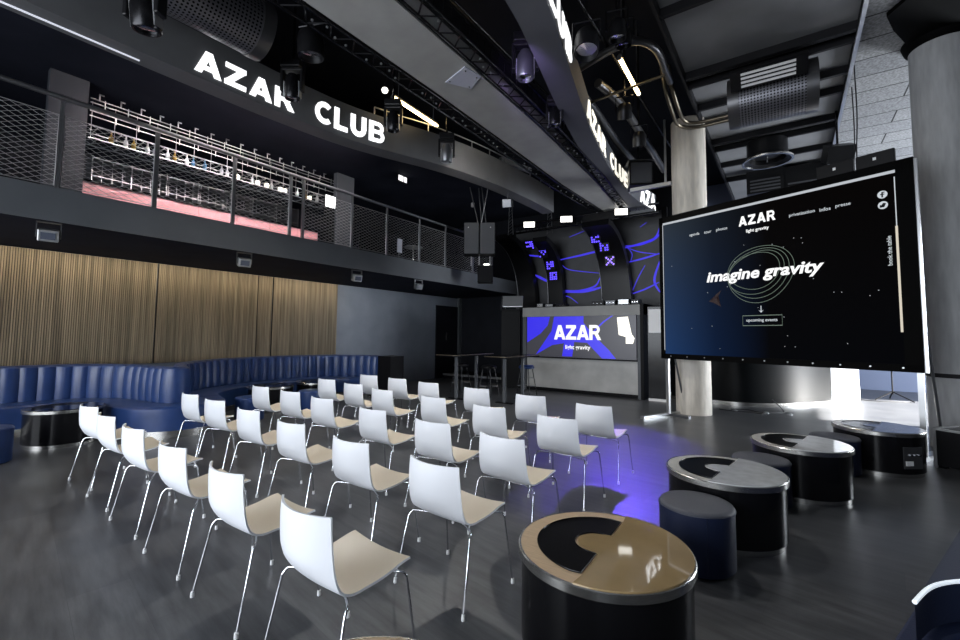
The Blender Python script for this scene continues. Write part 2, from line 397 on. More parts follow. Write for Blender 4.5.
# dark beams under the right-hand ceiling
for k,(y, w) in enumerate(((5.0,.16),(6.25,.12),(8.08,.14),(8.40,.10),(9.35,.12),(10.05,.10),(11.25,.12),(11.70,.10),(12.9,.12),(14.2,.12))):
    wall('trim_beam_%d' % (k+1), -1.35,.95, y-w*.3,y+w*.3,6.03,6.158, 'beam')
# ceiling rail that separates metal deck and planks
wall('trim_ceiling_rail', .93,.98,3.0,15.0,5.98,6.03, 'silver')
wall('trim_ceiling_channel', .935,.95,3.0,17.9,6.03,6.158, 'beam')

# curved dark wall behind the big screen; the daylight on its far end is painted white
path = spline([(-2.5,12.0,0),(-1.4,11.78,0),(-.7,11.85,0),(.1,12.5,0),(.78,13.50,0)], 6)
nr = normals2(path, 1)
poly = [(p.x,p.y) for p in path]+[((p-n*.25).x,(p-n*.25).y) for p,n in reversed(list(zip(path,nr)))]
struct(MB().prism(poly,.08,2.6).build('wall_curved', 'wall_gloss', smooth=40))
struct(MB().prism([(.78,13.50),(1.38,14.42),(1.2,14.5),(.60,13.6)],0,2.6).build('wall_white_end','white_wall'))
struct(MB().prism([(x+ (n.x*.012), y+(n.y*.012)) for (x,y),n in zip([(p.x,p.y) for p in path],nr)]+[((p-n*.24).x,(p-n*.24).y) for p,n in reversed(list(zip(path,nr)))],0,.08).build('baseboard_curved', 'steel', smooth=40))

# round concrete columns
for k,(x,y,r,ztop,m) in enumerate(((-1.66,10.02,.335,6.16,'concrete'),(2.02,9.25,.37,6.0,'concrete_grey'))):
    mb = MB(); mb.lathe([(r,0),(r,ztop)], (x,y,0), 48)
    c = struct(mb.build('column_%d' % (k+1), m, smooth=40))
    if k == 1:
        mb = MB(); mb.lathe([(r+.004,1.02),(r+.008,1.03),(r+.008,1.07),(r+.004,1.08)], (x,y,0), 48); mb.build('ring', 'beam', c, smooth=40)
        mb = MB(); mb.lathe([(r,6.0),(r+.05,6.05),(r+.08,6.155)], (x,y,0), 48); mb.build('capital', 'screen_frame', c, smooth=40)

struct(MB().prism([(1.40,7.85),(1.25,8.1),(1.38,8.53),(1.66,9.2),(1.80,9.62),(2.6,9.75),(3.3,9.2),(3.4,6.9),(1.9,6.8)],6.10,6.159).build('ceiling_drop_panel','screen_frame'))
# slatted timber wall
def slat_panel(y0, y1):
    mb = MB(); pitch = .031; n = int((y1-y0)/pitch)
    mb.bx(-10.40,-10.375,y0,y1,.95,2.94, mi=1)
    for k in range(n):
        y = y0+.01+k*pitch; mb.bx(-10.375,-10.345,y,y+.021,.95,2.94, mi=0)
    return mb.build('trim_slats', ['slat','wall_black'])
k = 1
for y0,y1 in ((-2.2,.55),(.57,3.40),(3.42,5.44),(5.46,5.82),(5.84,7.70)):
    o = struct(slat_panel(y0,y1)); o.name = 'trim_slats_%d' % k; k += 1

# gallery columns
for k,(y0,y1) in enumerate(((1.52,2.0),(6.95,7.50))):
    wall('column_gallery_%d' % (k+1), -9.64,-9.5,y0,y1,3.36,5.76, 'slab' if k else 'col_dark')

# --- hanging soffits: lettered fascia, straight grey band, curved island
def strip(name, pts_a, pts_b, z0, z1, m):
    poly = [(p[0],p[1]) for p in pts_a]+[(p[0],p[1]) for p in reversed(pts_b)]
    mb = MB(); n = len(pts_a)
    vs = []
    for z in (z0,z1):
        vs += [(p[0],p[1],z) for p in pts_a]+[(p[0],p[1],z) for p in pts_b]
    fs = []
    for i in range(n-1):
        fs += [(i,i+1,n+i+1,n+i), (2*n+i,3*n+i,3*n+i+1,2*n+i+1), (i,2*n+i,2*n+i+1,i+1), (n+i,n+i+1,3*n+i+1,3*n+i)]
    fs += [(0,n,3*n,2*n),(n-1,3*n-1,4*n-1,2*n-1)]
    mb.add(vs,fs); return mb.build(name, m, smooth=35)
FA = spline([(-6.40,-4.5,0),(-6.40,0,0),(-6.40,2.4,0),(-6.38,3.6,0),(-6.28,4.7,0),(-6.04,5.6,0),(-5.72,6.5,0),(-5.48,7.5,0),(-5.33,8.7,0),(-5.27,10.2,0),(-5.28,11.0,0)], 6)
FAn = normals2(FA, 1)
inner = [p-n*.34 for p,n in zip(FA,FAn)]
struct(strip('trim_fascia', FA, inner, 5.0, 5.62, 'fascia'))
BL = [Vector(p) for p in ((-4.0,-4.5,0),(-4.0,2.4,0),(-4.0,4.5,0),(-4.04,6.3,0),(-4.12,9.0,0),(-4.08,11.7,0))]
BR = [Vector(p) for p in ((-3.22,-4.5,0),(-3.22,3.0,0),(-3.24,4.5,0),(-3.28,6.3,0),(-3.42,9.0,0),(-3.66,11.7,0))]
struct(strip('trim_soffit_band', BL, BR, 5.0, 5.24, 'band'))
IO = spline([(-1.55,-2.,0),(-1.72,1.5,0),(-1.90,3.6,0),(-2.12,4.7,0),(-2.40,5.9,0),(-2.64,7.0,0),(-2.90,8.6,0),(-3.03,10.0,0),(-3.04,11.2,0),(-2.92,12.5,0)], 6)
II = spline([(-1.9,-2.,0),(-2.05,1.5,0),(-2.28,3.6,0),(-2.45,4.5,0),(-2.72,5.7,0),(-2.98,7.0,0),(-3.3,8.9,0),(-3.45,10.2,0),(-3.50,11.2,0),(-3.44,12.5,0)], 6)
struct(strip('trim_soffit_island', IO, II, 5.0, 5.48, 'island'))

# lettering fixed to the curved faces
def along(path, nrm, s0):
    d = 0
    for i in range(len(path)-1):
        L = (path[i+1]-path[i]).length
        if d+L >= s0:
            t = (s0-d)/L; p = path[i].lerp(path[i+1],t); n = nrm[i].lerp(nrm[i+1],t).normalized(); return p,n
        d += L
    return path[-1], nrm[-1]
def arclen_at_y(path, y):
    d = 0
    for a,b in zip(path,path[1:]):
        if a.y <= y <= b.y: return d+(b-a).length*(y-a.y)/(b.y-a.y)
        d += (b-a).length
    return d
def curved_sign(word, path, nrm, y0, y1, z, h, label, m='sign_white', name='sign', group=None):
    s0, s1 = arclen_at_y(path,y0), arclen_at_y(path,y1)
    W = [letter(MB(), c, 1.) for c in word]; gap = .12; tot = sum(W)+gap*(len(word)-1); k = (s1-s0)/tot
    p,n = along(path,nrm,s0); root = thing(name, label, 'sign', (p.x,p.y,z), 0, group); s = s0
    for c,w in zip(word,W):
        q,nn = along(path,nrm,s+w*k/2); ang = math.atan2(nn.y,nn.x)+PI/2
        mb = MB(); mb2 = MB(); letter(mb2, c, 1., 0,0,.014)
        mb.v = [((x-w/2)*k, y, zz*h) for x,y,zz in mb2.v]; mb.f = mb2.f; mb.mi = mb2.mi
        o = mb.build('letter', m, root); o.location = Vector((q.x,q.y,z))+nn*.004-Vector((p.x,p.y,z)); o.rotation_euler = (0,0,ang)
        s += (w+gap)*k
    return root
curved_sign('AZAR', FA, FAn, 2.38,3.80, 5.075,.315, 'white block letters AZAR on the dark curved fascia above the balcony')
curved_sign('CLUB', FA, FAn, 4.16,5.46, 5.10,.38, 'white block letters CLUB on the curved fascia, right after AZAR above the balcony')
IOn = normals2(IO, 1)
curved_sign('CLUB', IO, IOn, 3.45,5.15, 5.06,.34, 'steeply foreshortened white letters CLUB on the curved soffit edge at top centre')
curved_sign('AZAR', IO, IOn, 6.45,8.25, 5.06,.34, 'cream letters AZAR halfway along the outer edge of the curved soffit', 'sign_cream')
curved_sign('CLUB', IO, IOn, 8.7,10.4, 5.06,.34, 'cream letters CLUB on the curved soffit edge nearer the stage', 'sign_cream')
curved_sign('AZA', IO, IOn, 11.35,12.45, 5.02,.42, 'white letters AZA at the stage end of the curved soffit edge')
p = thing('notice_plate', 'pale square plate fixed under the straight grey soffit band', 'plate', (-3.45,4.5,4.985))
mb = MB(); mb.prism([(-.27,-.10),(.16,-.23),(.21,.06),(-.07,.22)],0,.014); mb.build('plate', 'paper', p)  # flat pale quad on the underside of the band
mb = MB(); [mb.cyl((x,y,-.006),(x,y,0),.012,8) for x,y in ((-.2,-.09),(.12,-.16),(.15,.04),(-.06,.16))]; mb.build('fixing', 'steel', p)
# ================================================================== chairs
CH = '''-6.01 1.44 4.2;-5.25 1.39 0.01;-4.41 1.35 0.18;-3.53 1.31 -0.13;-2.68 1.27 -2.41;-1.82 1.21 -3.93
-6.22 2.46 1.64;-5.47 2.42 3.47;-4.52 2.33 0.84;-3.6 2.23 -0.41;-2.67 2.13 -2.45;-1.82 2.08 -4.23
-6.32 3.41 1.12;-5.5 3.37 2.46;-4.64 3.27 0.61;-3.57 3.12 -2.23;-2.65 3.01 -1.92;-1.85 2.9 -3.89
-6.46 4.62 3.5;-5.57 4.46 0.5;-4.68 4.26 -1.43;-3.66 4.17 -3.87;-2.71 4.0 -0.56;-1.85 3.88 -3.0
-6.51 5.57 5.65;-5.65 5.47 2.56;-4.8 5.35 0.42;-3.76 5.23 3.8;-2.78 5.06 2.38;-1.84 4.81 -2.32'''
CH = [[tuple(map(float,c.split())) for c in r.split(';')] for r in CH.split('\n')]
def chair_shell():
    prof = [(.0,.800,.204),(-.001,.75,.209),(.001,.69,.214),(.005,.63,.218),(.013,.57,.221),(.029,.513,.224),(.058,.468,.225),(.104,.442,.226),(.163,.434,.226),(.23,.436,.226),(.295,.445,.226),(.35,.457,.225),(.395,.467,.225),(.424,.472,.225)]
    pp = spline([(a,b,c) for a,b,c in prof], 2); nu = 12; n = len(pp); F = []; 
    def S(i, u):
        y,z,w = pp[i]; t = i/(n-1)
        back = max(0,min(1,(.50-t)/.22)); seat = max(0,min(1,(t-.42)/.2)); end = max(0,(t-.86)/.14)
        return Vector((u*w, y+back*.062*(u*u-1), z+seat*(1-end*.25)*.024*u*u))
    top = [[S(i,-1+2*j/nu) for j in range(nu+1)] for i in range(n)]
    th = .011; bot = []
    for i in range(n):
        r = []
        for j in range(nu+1):
            du = top[i][min(j+1,nu)]-top[i][max(j-1,0)]; dv = top[min(i+1,n-1)][j]-top[max(i-1,0)][j]
            nn = du.cross(dv).normalized()
            if (nn.z if i > n*.5 else -nn.y*1) and ((i > n*.5 and nn.z > 0) or (i <= n*.5 and nn.y > -nn.z)): nn = -nn
            r.append(top[i][j]+nn*th)
        bot.append(r)
    mb = MB(); mb.grid(top, mi=1); mb.grid(bot, mi=0)
    ring_t = [top[0][j] for j in range(nu+1)]+[top[i][nu] for i in range(1,n)]+[top[-1][j] for j in range(nu-1,-1,-1)]+[top[i][0] for i in range(n-2,0,-1)]
    ring_b = [bot[0][j] for j in range(nu+1)]+[bot[i][nu] for i in range(1,n)]+[bot[-1][j] for j in range(nu-1,-1,-1)]+[bot[i][0] for i in range(n-2,0,-1)]
    mb.grid([ring_t,ring_b], mi=0, wrap=True)
    return mb
def make_chair(label):
    t = thing('shell_chair', label, 'chair', group='white shell chairs set out in rows')
    o = chair_shell().build('shell', ['chair_white','chair_beige'], t, smooth=50, fix=True)
    for s in (-1,1):
        for pts in ([(s*.10,.13,.424),(s*.222,.070,.430),(s*.250,.052,.423),(s*.262,.034,.395),(s*.288,-.045,.018)],
                    [(s*.10,.29,.434),(s*.216,.352,.446),(s*.247,.372,.438),(s*.257,.378,.405),(s*.283,.432,.018)]):
            q = [Vector(p) for p in pts]; q = q[:1]+spline(q[:4],4)[1:]+[q[4]]
            l = MB().tube(q,.0062,8).build('leg','chrome',t,smooth=60)
            e = q[-1]; mb = MB(); mb.lathe([(0,-.018),(.011,-.018),(.012,-.012),(.010,.012),(.0,.014)], e, 12); mb.build('foot','foot_white',l,smooth=50)
    mb = MB()
    for y,z in ((.13,.424),(.29,.432)): mb.tube([(-.11,y,z),(.11,y,z)],.008,8)
    mb.box((0,.21,.426),(.10,.18,.010)); mb.build('under_frame','chrome',t,smooth=60)
    return t
rows = ['rear row nearest the viewer','second row from the rear','middle row','fourth row from the rear','front row nearest the stage']
cols = ['at the sofa end of','second from the sofa end in','third from the sofa end in','third from the table end in','second from the table end in','at the round-table end of']
first = None
for i,r in enumerate(CH):
    for j,(x,y,a) in enumerate(r):
        x += .02+(.02 if j < 2 else 0)
        lab = 'white shell chair %s the %s' % (cols[j], rows[i])
        if first is None:
            first = make_chair(lab); first.location = (x,y,0); first.rotation_euler = (0,0,math.radians(a))
        else: dup(first, (x,y,0), math.radians(a), lab)

# ================================================================== drum tables and poufs
def half_disc(r, a0, a1, n=24, c=(0,0)): return [(c[0]+r*math.cos(math.radians(a0+(a1-a0)*k/n)), c[1]+r*math.sin(math.radians(a0+(a1-a0)*k/n))) for k in range(n+1)]
def drum_table(loc, rz, label, ring, cover, R=.434, H=.50):
    t = thing('drum_table', label, 'table', loc, rz, 'black drum tables')
    k = R/.434
    MB().lathe([(0,.05),(.418*k,.05),(.418*k,H-.045),(0,H-.045)],n=64).build('body','gloss_black',t,smooth=40)
    MB().lathe([(0,0),(.40*k,0),(.40*k,.042),(.392*k,.05),(0,.05)],n=64).build('plinth','steel',t,smooth=40)
    MB().lathe([(.418*k,H-.045),(R-.004,H-.045),(R,H-.041),(R,H-.004),(R-.004,H),(R-.012,H)],n=72).build('rim','steel',t,smooth=40)
    MB().prism([(math.cos(2*PI*i/72)*(R-.008),math.sin(2*PI*i/72)*(R-.008)) for i in range(72)],H-.04,H-.002).build('top',ring,t)
    # horseshoe tray let into the top on one half
    o = [(-.0,-.325*k)]+[(.335*k*math.cos(math.radians(a)),.335*k*math.sin(math.radians(a))) for a in range(262,97,-6)]+[(0,.325*k)]
    i_ = [(.0,.115*k)]+[(-.03*k+.115*k*math.cos(math.radians(a)),.115*k*math.sin(math.radians(a))) for a in range(95,266,9)]+[(0,-.115*k)]
    def strip_(a, b, z0, z1):
        n = 40; A = resample([(x,y,0) for x,y in a], 1); A = []
        def rs(P):
            P = [Vector((x,y,0)) for x,y in P]; L = [0]
            for p,q in zip(P,P[1:]): L.append(L[-1]+(q-p).length)
            out = []; j = 0
            for m_ in range(n+1):
                d = L[-1]*m_/n
                while j < len(L)-2 and L[j+1] < d: j += 1
                out.append(P[j].lerp(P[j+1], (d-L[j])/max(1e-9,L[j+1]-L[j])))
            return out
        return rs(a), rs(list(reversed(b)))
    A,B = strip_(o,i_,0,0)
    mb = MB(); z0,z1 = H-.003,H+.001; n = len(A)
    vs = [(p.x,p.y,z0) for p in A]+[(p.x,p.y,z0) for p in B]+[(p.x,p.y,z1) for p in A]+[(p.x,p.y,z1) for p in B]; fs = []
    for q in range(n-1): fs += [(q,q+1,n+q+1,n+q),(2*n+q,3*n+q,3*n+q+1,2*n+q+1),(q,2*n+q,2*n+q+1,q+1),(n+q,n+q+1,3*n+q+1,3*n+q)]
    fs += [(0,n,3*n,2*n),(n-1,3*n-1,4*n-1,2*n-1)]
    mb.add(vs,fs); tr = mb.build('tray','tray_black',t)
    MB().tube([(p.x,p.y,H+.003) for p in A+list(reversed(B))],.0035,6,closed=True).build('tray_lip','gloss_black',tr,smooth=60)
    # half-moon cover plate with a tongue
    pl = half_disc(R-.010,-90,90,36)+[(.012,.34*k),(.012,.118*k),(-.02*k,.112*k)]+[(-.03*k+.10*k*math.cos(math.radians(a)),.10*k*math.sin(math.radians(a))) for a in range(100,261,10)]+[(-.02*k,-.112*k),(.012,-.118*k),(.012,-.34*k)]
    MB().prism(pl,H-.001,H+.006).build('cover',cover,t)
    return t
drum_table((-.815,2.273,0),math.radians(2),'black drum table with tan wooden ring top, nearest in the right-hand line','tan_wood','gold_glass')
drum_table((-.468,4.125,0),math.radians(-8.5),'black drum table with pale stone top, second nearest in the right-hand line','pale_stone','pale_glass')
drum_table((.049,5.671,0),math.radians(-11),'black drum table with pale split top, third in the right-hand line','pale_stone','pale_glass')
drum_table((.834,7.258,0),math.radians(-13),'black drum table with dark top beside the flight case, farthest in the right-hand line','pale_stone','dark_glass')
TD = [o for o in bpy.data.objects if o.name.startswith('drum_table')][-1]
p_ = MB().box((0,0,0),(.22,.012,.24)).build('service_panel','rail',TD); p_.location = (.412*math.cos(math.radians(-38)),.412*math.sin(math.radians(-38)),.23); p_.rotation_euler = (0,0,math.radians(52))  # reflections on the drum side, painted as a flat patch
MB().box((-.05,-.008,-.06),(.09,.006,.05)).build('label_plate','tape_white',p_)  # brightest part of the painted reflection
for i in range(3): MB().cyl((-.03+.05*i,-.02,.03),(-.03+.05*i,-.004,.03),.014,10).build('knob','chrome',p_)  # chrome dots stand in for glints in that reflection
drum_table((-.965,.79,0),math.radians(10),'drum table mostly below the bottom edge, only its tan rim showing','tan_wood','gold_glass')
drum_table((-8.44,1.75,0),math.radians(20),'black drum table in the near booth at the left edge','dark_glass','gloss_black')
drum_table((-8.70,4.93,0),math.radians(20),'black drum table with metal rim in the far booth, nearer of the two','dark_glass','gloss_black')
drum_table((-8.72,6.00,0),math.radians(20),'black drum table with gold-lit rim in the far booth, farther of the two','dark_glass','gloss_black')

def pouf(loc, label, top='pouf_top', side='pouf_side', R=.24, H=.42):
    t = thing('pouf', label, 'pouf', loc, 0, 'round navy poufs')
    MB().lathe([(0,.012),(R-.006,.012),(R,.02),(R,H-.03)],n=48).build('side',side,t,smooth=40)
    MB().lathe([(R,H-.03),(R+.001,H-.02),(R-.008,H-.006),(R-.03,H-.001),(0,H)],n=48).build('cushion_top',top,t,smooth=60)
    MB().lathe([(R-.02,0),(R-.02,.012)],n=32).build('base','black',t)
    MB().tube([((R+.002)*math.cos(2*PI*k/48),(R+.002)*math.sin(2*PI*k/48),H-.028) for k in range(48)],.004,6,closed=True).build('piping',side,t,smooth=60)
    a = -1.15
    MB().tube([((R+.001)*math.cos(a),(R+.001)*math.sin(a),z) for z in (.02,.2,H-.03)],.003,6).build('seam',side,t)
    return t
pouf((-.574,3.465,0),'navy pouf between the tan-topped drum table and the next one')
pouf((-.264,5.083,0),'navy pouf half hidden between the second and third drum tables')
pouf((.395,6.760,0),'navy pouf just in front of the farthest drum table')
pouf((-7.80,.93,0),'blue pouf cut off by the left edge of the photo', 'navy','navy')
pouf((-8.02,4.16,0),'blue pouf in front of the nearer far-booth table', 'navy','navy')
pouf((-7.98,5.38,0),'blue pouf in front of the farther far-booth table', 'navy','navy')

# ================================================================== banquettes
def sofa(name, label, path, flip=1, step=.205, end_panel=None, ledge=None):
    t = thing(name, label, 'sofa', (path[0][0],path[0][1],0), 0, 'blue channel-tufted booth sofas')
    O = Vector((path[0][0],path[0][1],0))
    P = resample(spline([(x,y,0) for x,y in path],10), step); nch = len(P)-1
    fine = resample(P, step/5.); fine = []
    for i in range(nch):
        for k in range(5): fine.append((P[i].lerp(P[i+1],k/5.), k/5.))
    fine.append((P[-1],0.))
    pts = [p for p,_ in fine]; nn = normals2(pts, flip)
    rowsG = []
    for (p,u),n in zip(fine,nn):
        b = .032*(abs(math.sin(PI*u))**.34)
        r = []
        for d,z,kb in ((.02,.44,0),(.03,.46,.8),(.035,.60,1),(.030,.75,1),(.022,.90,1),(.010,.985,.75),(-.02,1.012,.35),(-.07,1.02,.2),(-.13,1.01,.1),(-.15,.98,0),(-.15,.30,0)):
            q = p+n*(d+b*kb); r.append((q.x-O.x,q.y-O.y,z))
        rowsG.append(r)
    mb = MB(); mb.grid(rowsG); mb.add(rowsG[0],[tuple(range(11))]); mb.add(rowsG[-1],[tuple(reversed(range(11)))]); mb.build('backrest','navy',t,smooth=38)
    sp = resample(spline([(x,y,0) for x,y in path],24),.035); sn = normals2(sp, flip)
    def sweep(prof, nm, m):
        g = [[(p.x+n.x*d-O.x,p.y+n.y*d-O.y,z) for d,z in prof] for p,n in zip(sp,sn)]
        mb = MB(); mb.grid(g); mb.add(g[0],[tuple(range(len(prof)))]); mb.add(g[-1],[tuple(reversed(range(len(prof))))])
        return mb.build(nm,m,t,smooth=42)
    sweep([(-.02,.30),(-.02,.45),(.10,.465),(.46,.468),(.52,.462),(.548,.44),(.55,.41),(.545,.30)],'seat','navy')
    sweep([(-.1,.12),(-.1,.30),(.535,.30),(.53,.12)],'base','navy')
    sweep([(-.1,0),(-.1,.12),(.47,.12),(.47,0)],'plinth','steel')
    if end_panel:
        x0,x1,y0,y1 = end_panel; MB().bx(x0-O.x,x1-O.x,y0-O.y,y1-O.y,0,1.02).build('end_panel','black',t)
    return t
near = [(-9.85,-2.6),(-9.85,0),(-9.85,1.5),(-9.70,2.15),(-9.25,2.58),(-8.70,2.74),(-8.20,2.80),(-7.98,2.88),(-7.93,3.02),(-8.05,3.14),(-8.35,3.22)]
far = [(-8.40,3.24),(-9.00,3.46),(-9.50,3.95),(-9.88,4.70),(-10.02,5.5),(-10.0,6.4),(-9.72,7.15),(-9.2,7.56),(-8.8,7.64),(-8.42,7.66)]
sofa('booth_sofa','blue channel-tufted booth sofa along the slatted wall at the left edge',near)
sofa('booth_sofa','blue channel-tufted booth sofa curving round the far booth behind the chairs',far,end_panel=(-8.40,-7.95,7.5,7.95))

# dark banquette cut off by the bottom right corner
def rr(x0,x1,y0,y1,r,n=8):
    out = []
    for cx,cy,a in ((x1-r,y1-r,0),(x0+r,y1-r,90),(x0+r,y0+r,180),(x1-r,y0+r,270)):
        out += [(cx+r*math.cos(math.radians(a+90*k/n)),cy+r*math.sin(math.radians(a+90*k/n))) for k in range(n+1)]
    return out
t = thing('banquette','dark navy banquette end with white piping in the bottom right corner','sofa',(.40,2.67,0))
def loc_(P): return [(x-.40,y-2.67) for x,y in P]
SL = [tuple(p[:2]) for p in spline([(.402,2.672,0),(.465,2.826,0),(.526,2.93,0),(.613,3.024,0),(.728,3.108,0),(.863,3.157,0),(1.1,3.2,0),(1.5,3.22,0),(2.2,3.22,0)],6)]
out = [(2.2,5.4),(1.32,5.4),(.786,3.815),(.55,3.11),(.42,2.72)]+SL
def grow(P, d):
    Q = [Vector((x,y,0)) for x,y in P]; r = []
    for i in range(len(Q)):
        e = Q[(i+1)%len(Q)]-Q[i-1]; e.normalize(); r.append((Q[i].x-e.y*d, Q[i].y+e.x*d))
    return r
MB().prism(loc_([(2.2,5.4),(1.26,5.42),(.726,3.835),(.33,2.70),(.35,2.60),(.40,2.57)]+[(x+.03,y-.05) for x,y in SL[5:]]),.0,.255).build('base','pouf_side',t,smooth=40,bevel=.015)
MB().prism(loc_(out),.27,.45).build('seat','navy_dark',t,smooth=40,bevel=.02)
MB().tube([(x-.40,y-2.67,.449) for x,y in SL],.009,8).build('piping','piping_white',t,smooth=60)  # painted highlight along the rounded cushion edge
# ================================================================== gallery: railing, bar, rack
t = thing('balcony_railing','grey railing with diamond wire mesh along the edge of the gallery','railing',(BX,0,3.40))
posts = [.2,1.36,2.41,3.53,4.56,4.83,5.99,6.99,8.10,9.13,10.4,11.45]
mb = MB(); mb.tube([(-.03,-3,1.22),(-.03,4,1.18),(-.03,11.48,1.13)],.032,10); mb.build('handrail','rail',t,smooth=60)
for i,y in enumerate(posts):
    mb = MB(); w = .055 if i in (2,3,4,5) else .032
    mb.bx(-.05,-.012,y-w/2,y+w/2,-.0,1.14); mb.build('post','rail',t)
def mesh_panel(y0,y1,z0,z1):
    mb = MB(); s = .50; dz = .066; r = .0030; W = y1-y0; Hh = z1-z0
    def seg(a,b):
        d = Vector((0,b[0]-a[0],b[1]-a[1])); 
        if d.length < .03: return
        mb.tube([(-.03,y0+a[0],z0+a[1]),(-.03,y0+b[0],z0+b[1])],r,4)
    for sg in (1,-1):
        k = -math.ceil(W*s/dz)-1
        while k*dz < Hh+W*s+dz:
            c = k*dz; P = []
            # line z = c + sg*s*y  clipped to the panel
            for y in (0,W):
                z = c+sg*s*y
                if 0 <= z <= Hh: P.append((y,z))
            for z in (0,Hh):
                y = (z-c)/(sg*s)
                if 0 < y < W: P.append((y,z))
            if len(P) >= 2: seg(P[0],P[-1] if len(P)==2 else P[1])
            k += 1
    mb.tube([(-.03,y0,z0),(-.03,y1,z0),(-.03,y1,z1),(-.03,y0,z1)],.007,4,closed=True)
    return mb
ed = [-1.2]+posts
for a,b in zip(ed,ed[1:]):
    if b-a < .5: 
        continue
    mesh_panel(a+.03,b-.03,.03,.96).build('mesh_panel','wire',t)

t = thing('gallery_bar','pink-lit bar counter behind the gallery railing','bar counter',(-9.75,1.98,3.36))
for k,(a,b) in enumerate(((0,1.12),(1.13,1.86),(1.87,2.62),(2.63,3.36),(3.37,4.05),(4.06,4.62))):
    MB().bx(-.6,0,a,b,0,.76).build('front_panel','pink',t)
MB().bx(-.66,.05,-.03,4.66,.765,.80).build('counter_top','gloss_black',t)

RX = -9.85
t = thing('glass_rack','long steel glass rack hanging from the gallery ceiling over the bar','rack',(RX,2.2,5.758))
for k in range(16):
    y = .02+k*.305; mb = MB(); mb.bx(-.010,.010,y-.010,y+.010,-.13,0); mb.bx(-.010,.010,y,y+.06,-.02,0); mb.build('hanger','silver',t)
for z,x in ((-.12,0),(-.19,0),(-.34,0),(-.43,0),(-.60,0),(-.82,0),(-.12,-.42),(-.60,-.42),(-.82,-.42)):
    MB().bx(x-.009,x+.009,-.1,4.9,z-.009,z+.009).build('rail','wire',t)
for k in range(30):
    y = .02+k*.1685+.08; mb = MB(); mb.bx(-.008,.008,y-.008,y+.008,-.46 if k%2 else -.24,-.09 if k%2==0 else -.30)
    mb.build('drop_bar','silver',t)
for k in range(15):
    y = .02+k*.337; mb = MB(); mb.bx(-.42,0,y-.005,y+.005,-.63,-.615); mb.bx(-.42,-.41,y-.005,y+.005,-.83,-.0); mb.bx(-.42,0,y-.005,y+.005,-.83,-.815); mb.build('crossbar','wire',t)
MB().bx(-.41,-.01,-.05,4.85,-.815,-.80).build('shelf','dark_glass',t)
# stand of shelves on the back bar, below
t = thing('back_bar_shelf','dim wire shelving behind the pink bar counter','shelf',(-10.9,2.4,3.36))
mb = MB()
for k in range(28):
    y = k*.16; mb.bx(.0,.012,y,y+.010,.5,1.55)
for k in range(8): mb.bx(-.3,.02,k*.62,k*.62+.02,0,1.6)
mb.build('upright','rail',t)
for z in (.5,.85,1.2,1.55): MB().bx(-.3,.02,0,4.36,z,z+.018).build('shelf_board','rail',t)
# bottles on the rack shelf
def bottle_mesh(h, r, m, name):
    mb = MB(); mb.lathe([(0,0),(r,0),(r,h*.55),(r*.45,h*.72),(r*.38,h*.97),(r*.44,h*.97),(r*.44,h),(0,h)],n=12); return mb
protos = {}
bi = set()
for y,kind in [(.35,'amber'),(.5,'clear'),(.66,'amber'),(.80,'clear'),(1.05,'clear'),(1.2,'clear'),(1.33,'amber'),(1.62,'clear'),(1.75,'blue'),(1.88,'blue'),(2.15,'clear'),(2.3,'clear'),(2.62,'lit'),(2.8,'clear'),(3.05,'lit'),(3.18,'lit'),(3.42,'clear'),(3.62,'lit'),(3.8,'lit'),(4.05,'clear'),(4.25,'amber'),(4.45,'lit'),(4.6,'clear')]:
    if kind not in protos:
        m = {'amber':'bottle_amber','clear':'bottle_clear','blue':'bottle_blue','lit':'sign_cream'}[kind]
        o = (MB().lathe([(0,0),(.05,0),(.055,.08),(.05,.13),(0,.13)],n=12) if kind == 'lit' else bottle_mesh(.24,.038,m,kind)).build('candle_glass' if kind=='lit' else 'bottle', m, None, smooth=40); protos[kind] = o
    else:
        o = protos[kind].copy(); C.objects.link(o)
    q = round((y-.188)/.1685)
    while q in bi: q += 1
    bi.add(q); y = .188+.1685*q if False else .02+.337*(q//2)+(.11 if q%2==0 else .23)
    o.location = (RX-.15,2.2+y,5.758-.799)
    w = {'amber':'amber bottle','clear':'clear glass bottle','blue':'blue bottle','lit':'glowing cream candle glass'}[kind]
    tag(o, '%s standing on the glass rack above the pink gallery bar' % w, 'candle' if kind=='lit' else 'bottle', '%ss on the gallery rack' % w)

# small things on the gallery
o = MB(); o.box((0,0,0),(.02,.30,.16)); s_ = thing('exit_sign','small lit white exit sign under the gallery ceiling','sign',(-8.25,8.05,5.66))
MB().bx(-.02,.02,-.17,.17,-.09,.09).build('housing','black',s_); MB().bx(.021,.024,-.15,.02,-.07,.07).build('panel','sign_white',s_); MB().bx(.021,.024,.05,.15,-.07,.07).build('panel','sign_white',s_)
MB().cyl((0,0,.09),(0,0,.10),.02,10).build('mount','black',s_)
s_ = thing('menu_board','white lit double panel beside the gallery column','sign',(-9.55,6.66,4.80))
for a in (0,.17): MB().bx(-.01,.01,a,a+.15,0,.30).build('panel','sign_white',s_)
MB().bx(-.03,-.011,-.02,.34,-1.44,.32).build('stand','black',s_)
s_ = thing('high_table','small round high table on the gallery behind the mesh','table',(-8.9,9.2,3.36))
MB().lathe([(0,.72),(.27,.72),(.27,.745),(0,.745)],n=32).build('table_top','silver',s_,smooth=40); MB().cyl((0,0,.02),(0,0,.72),.03,12).build('stem','steel',s_,smooth=40); MB().lathe([(0,0),(.2,0),(.2,.012),(0,.02)],n=24).build('base','steel',s_,smooth=40)
s_ = thing('poster_stand','white sheet on a slim stand beside the gallery high table','sign',(-8.7,8.45,3.36))
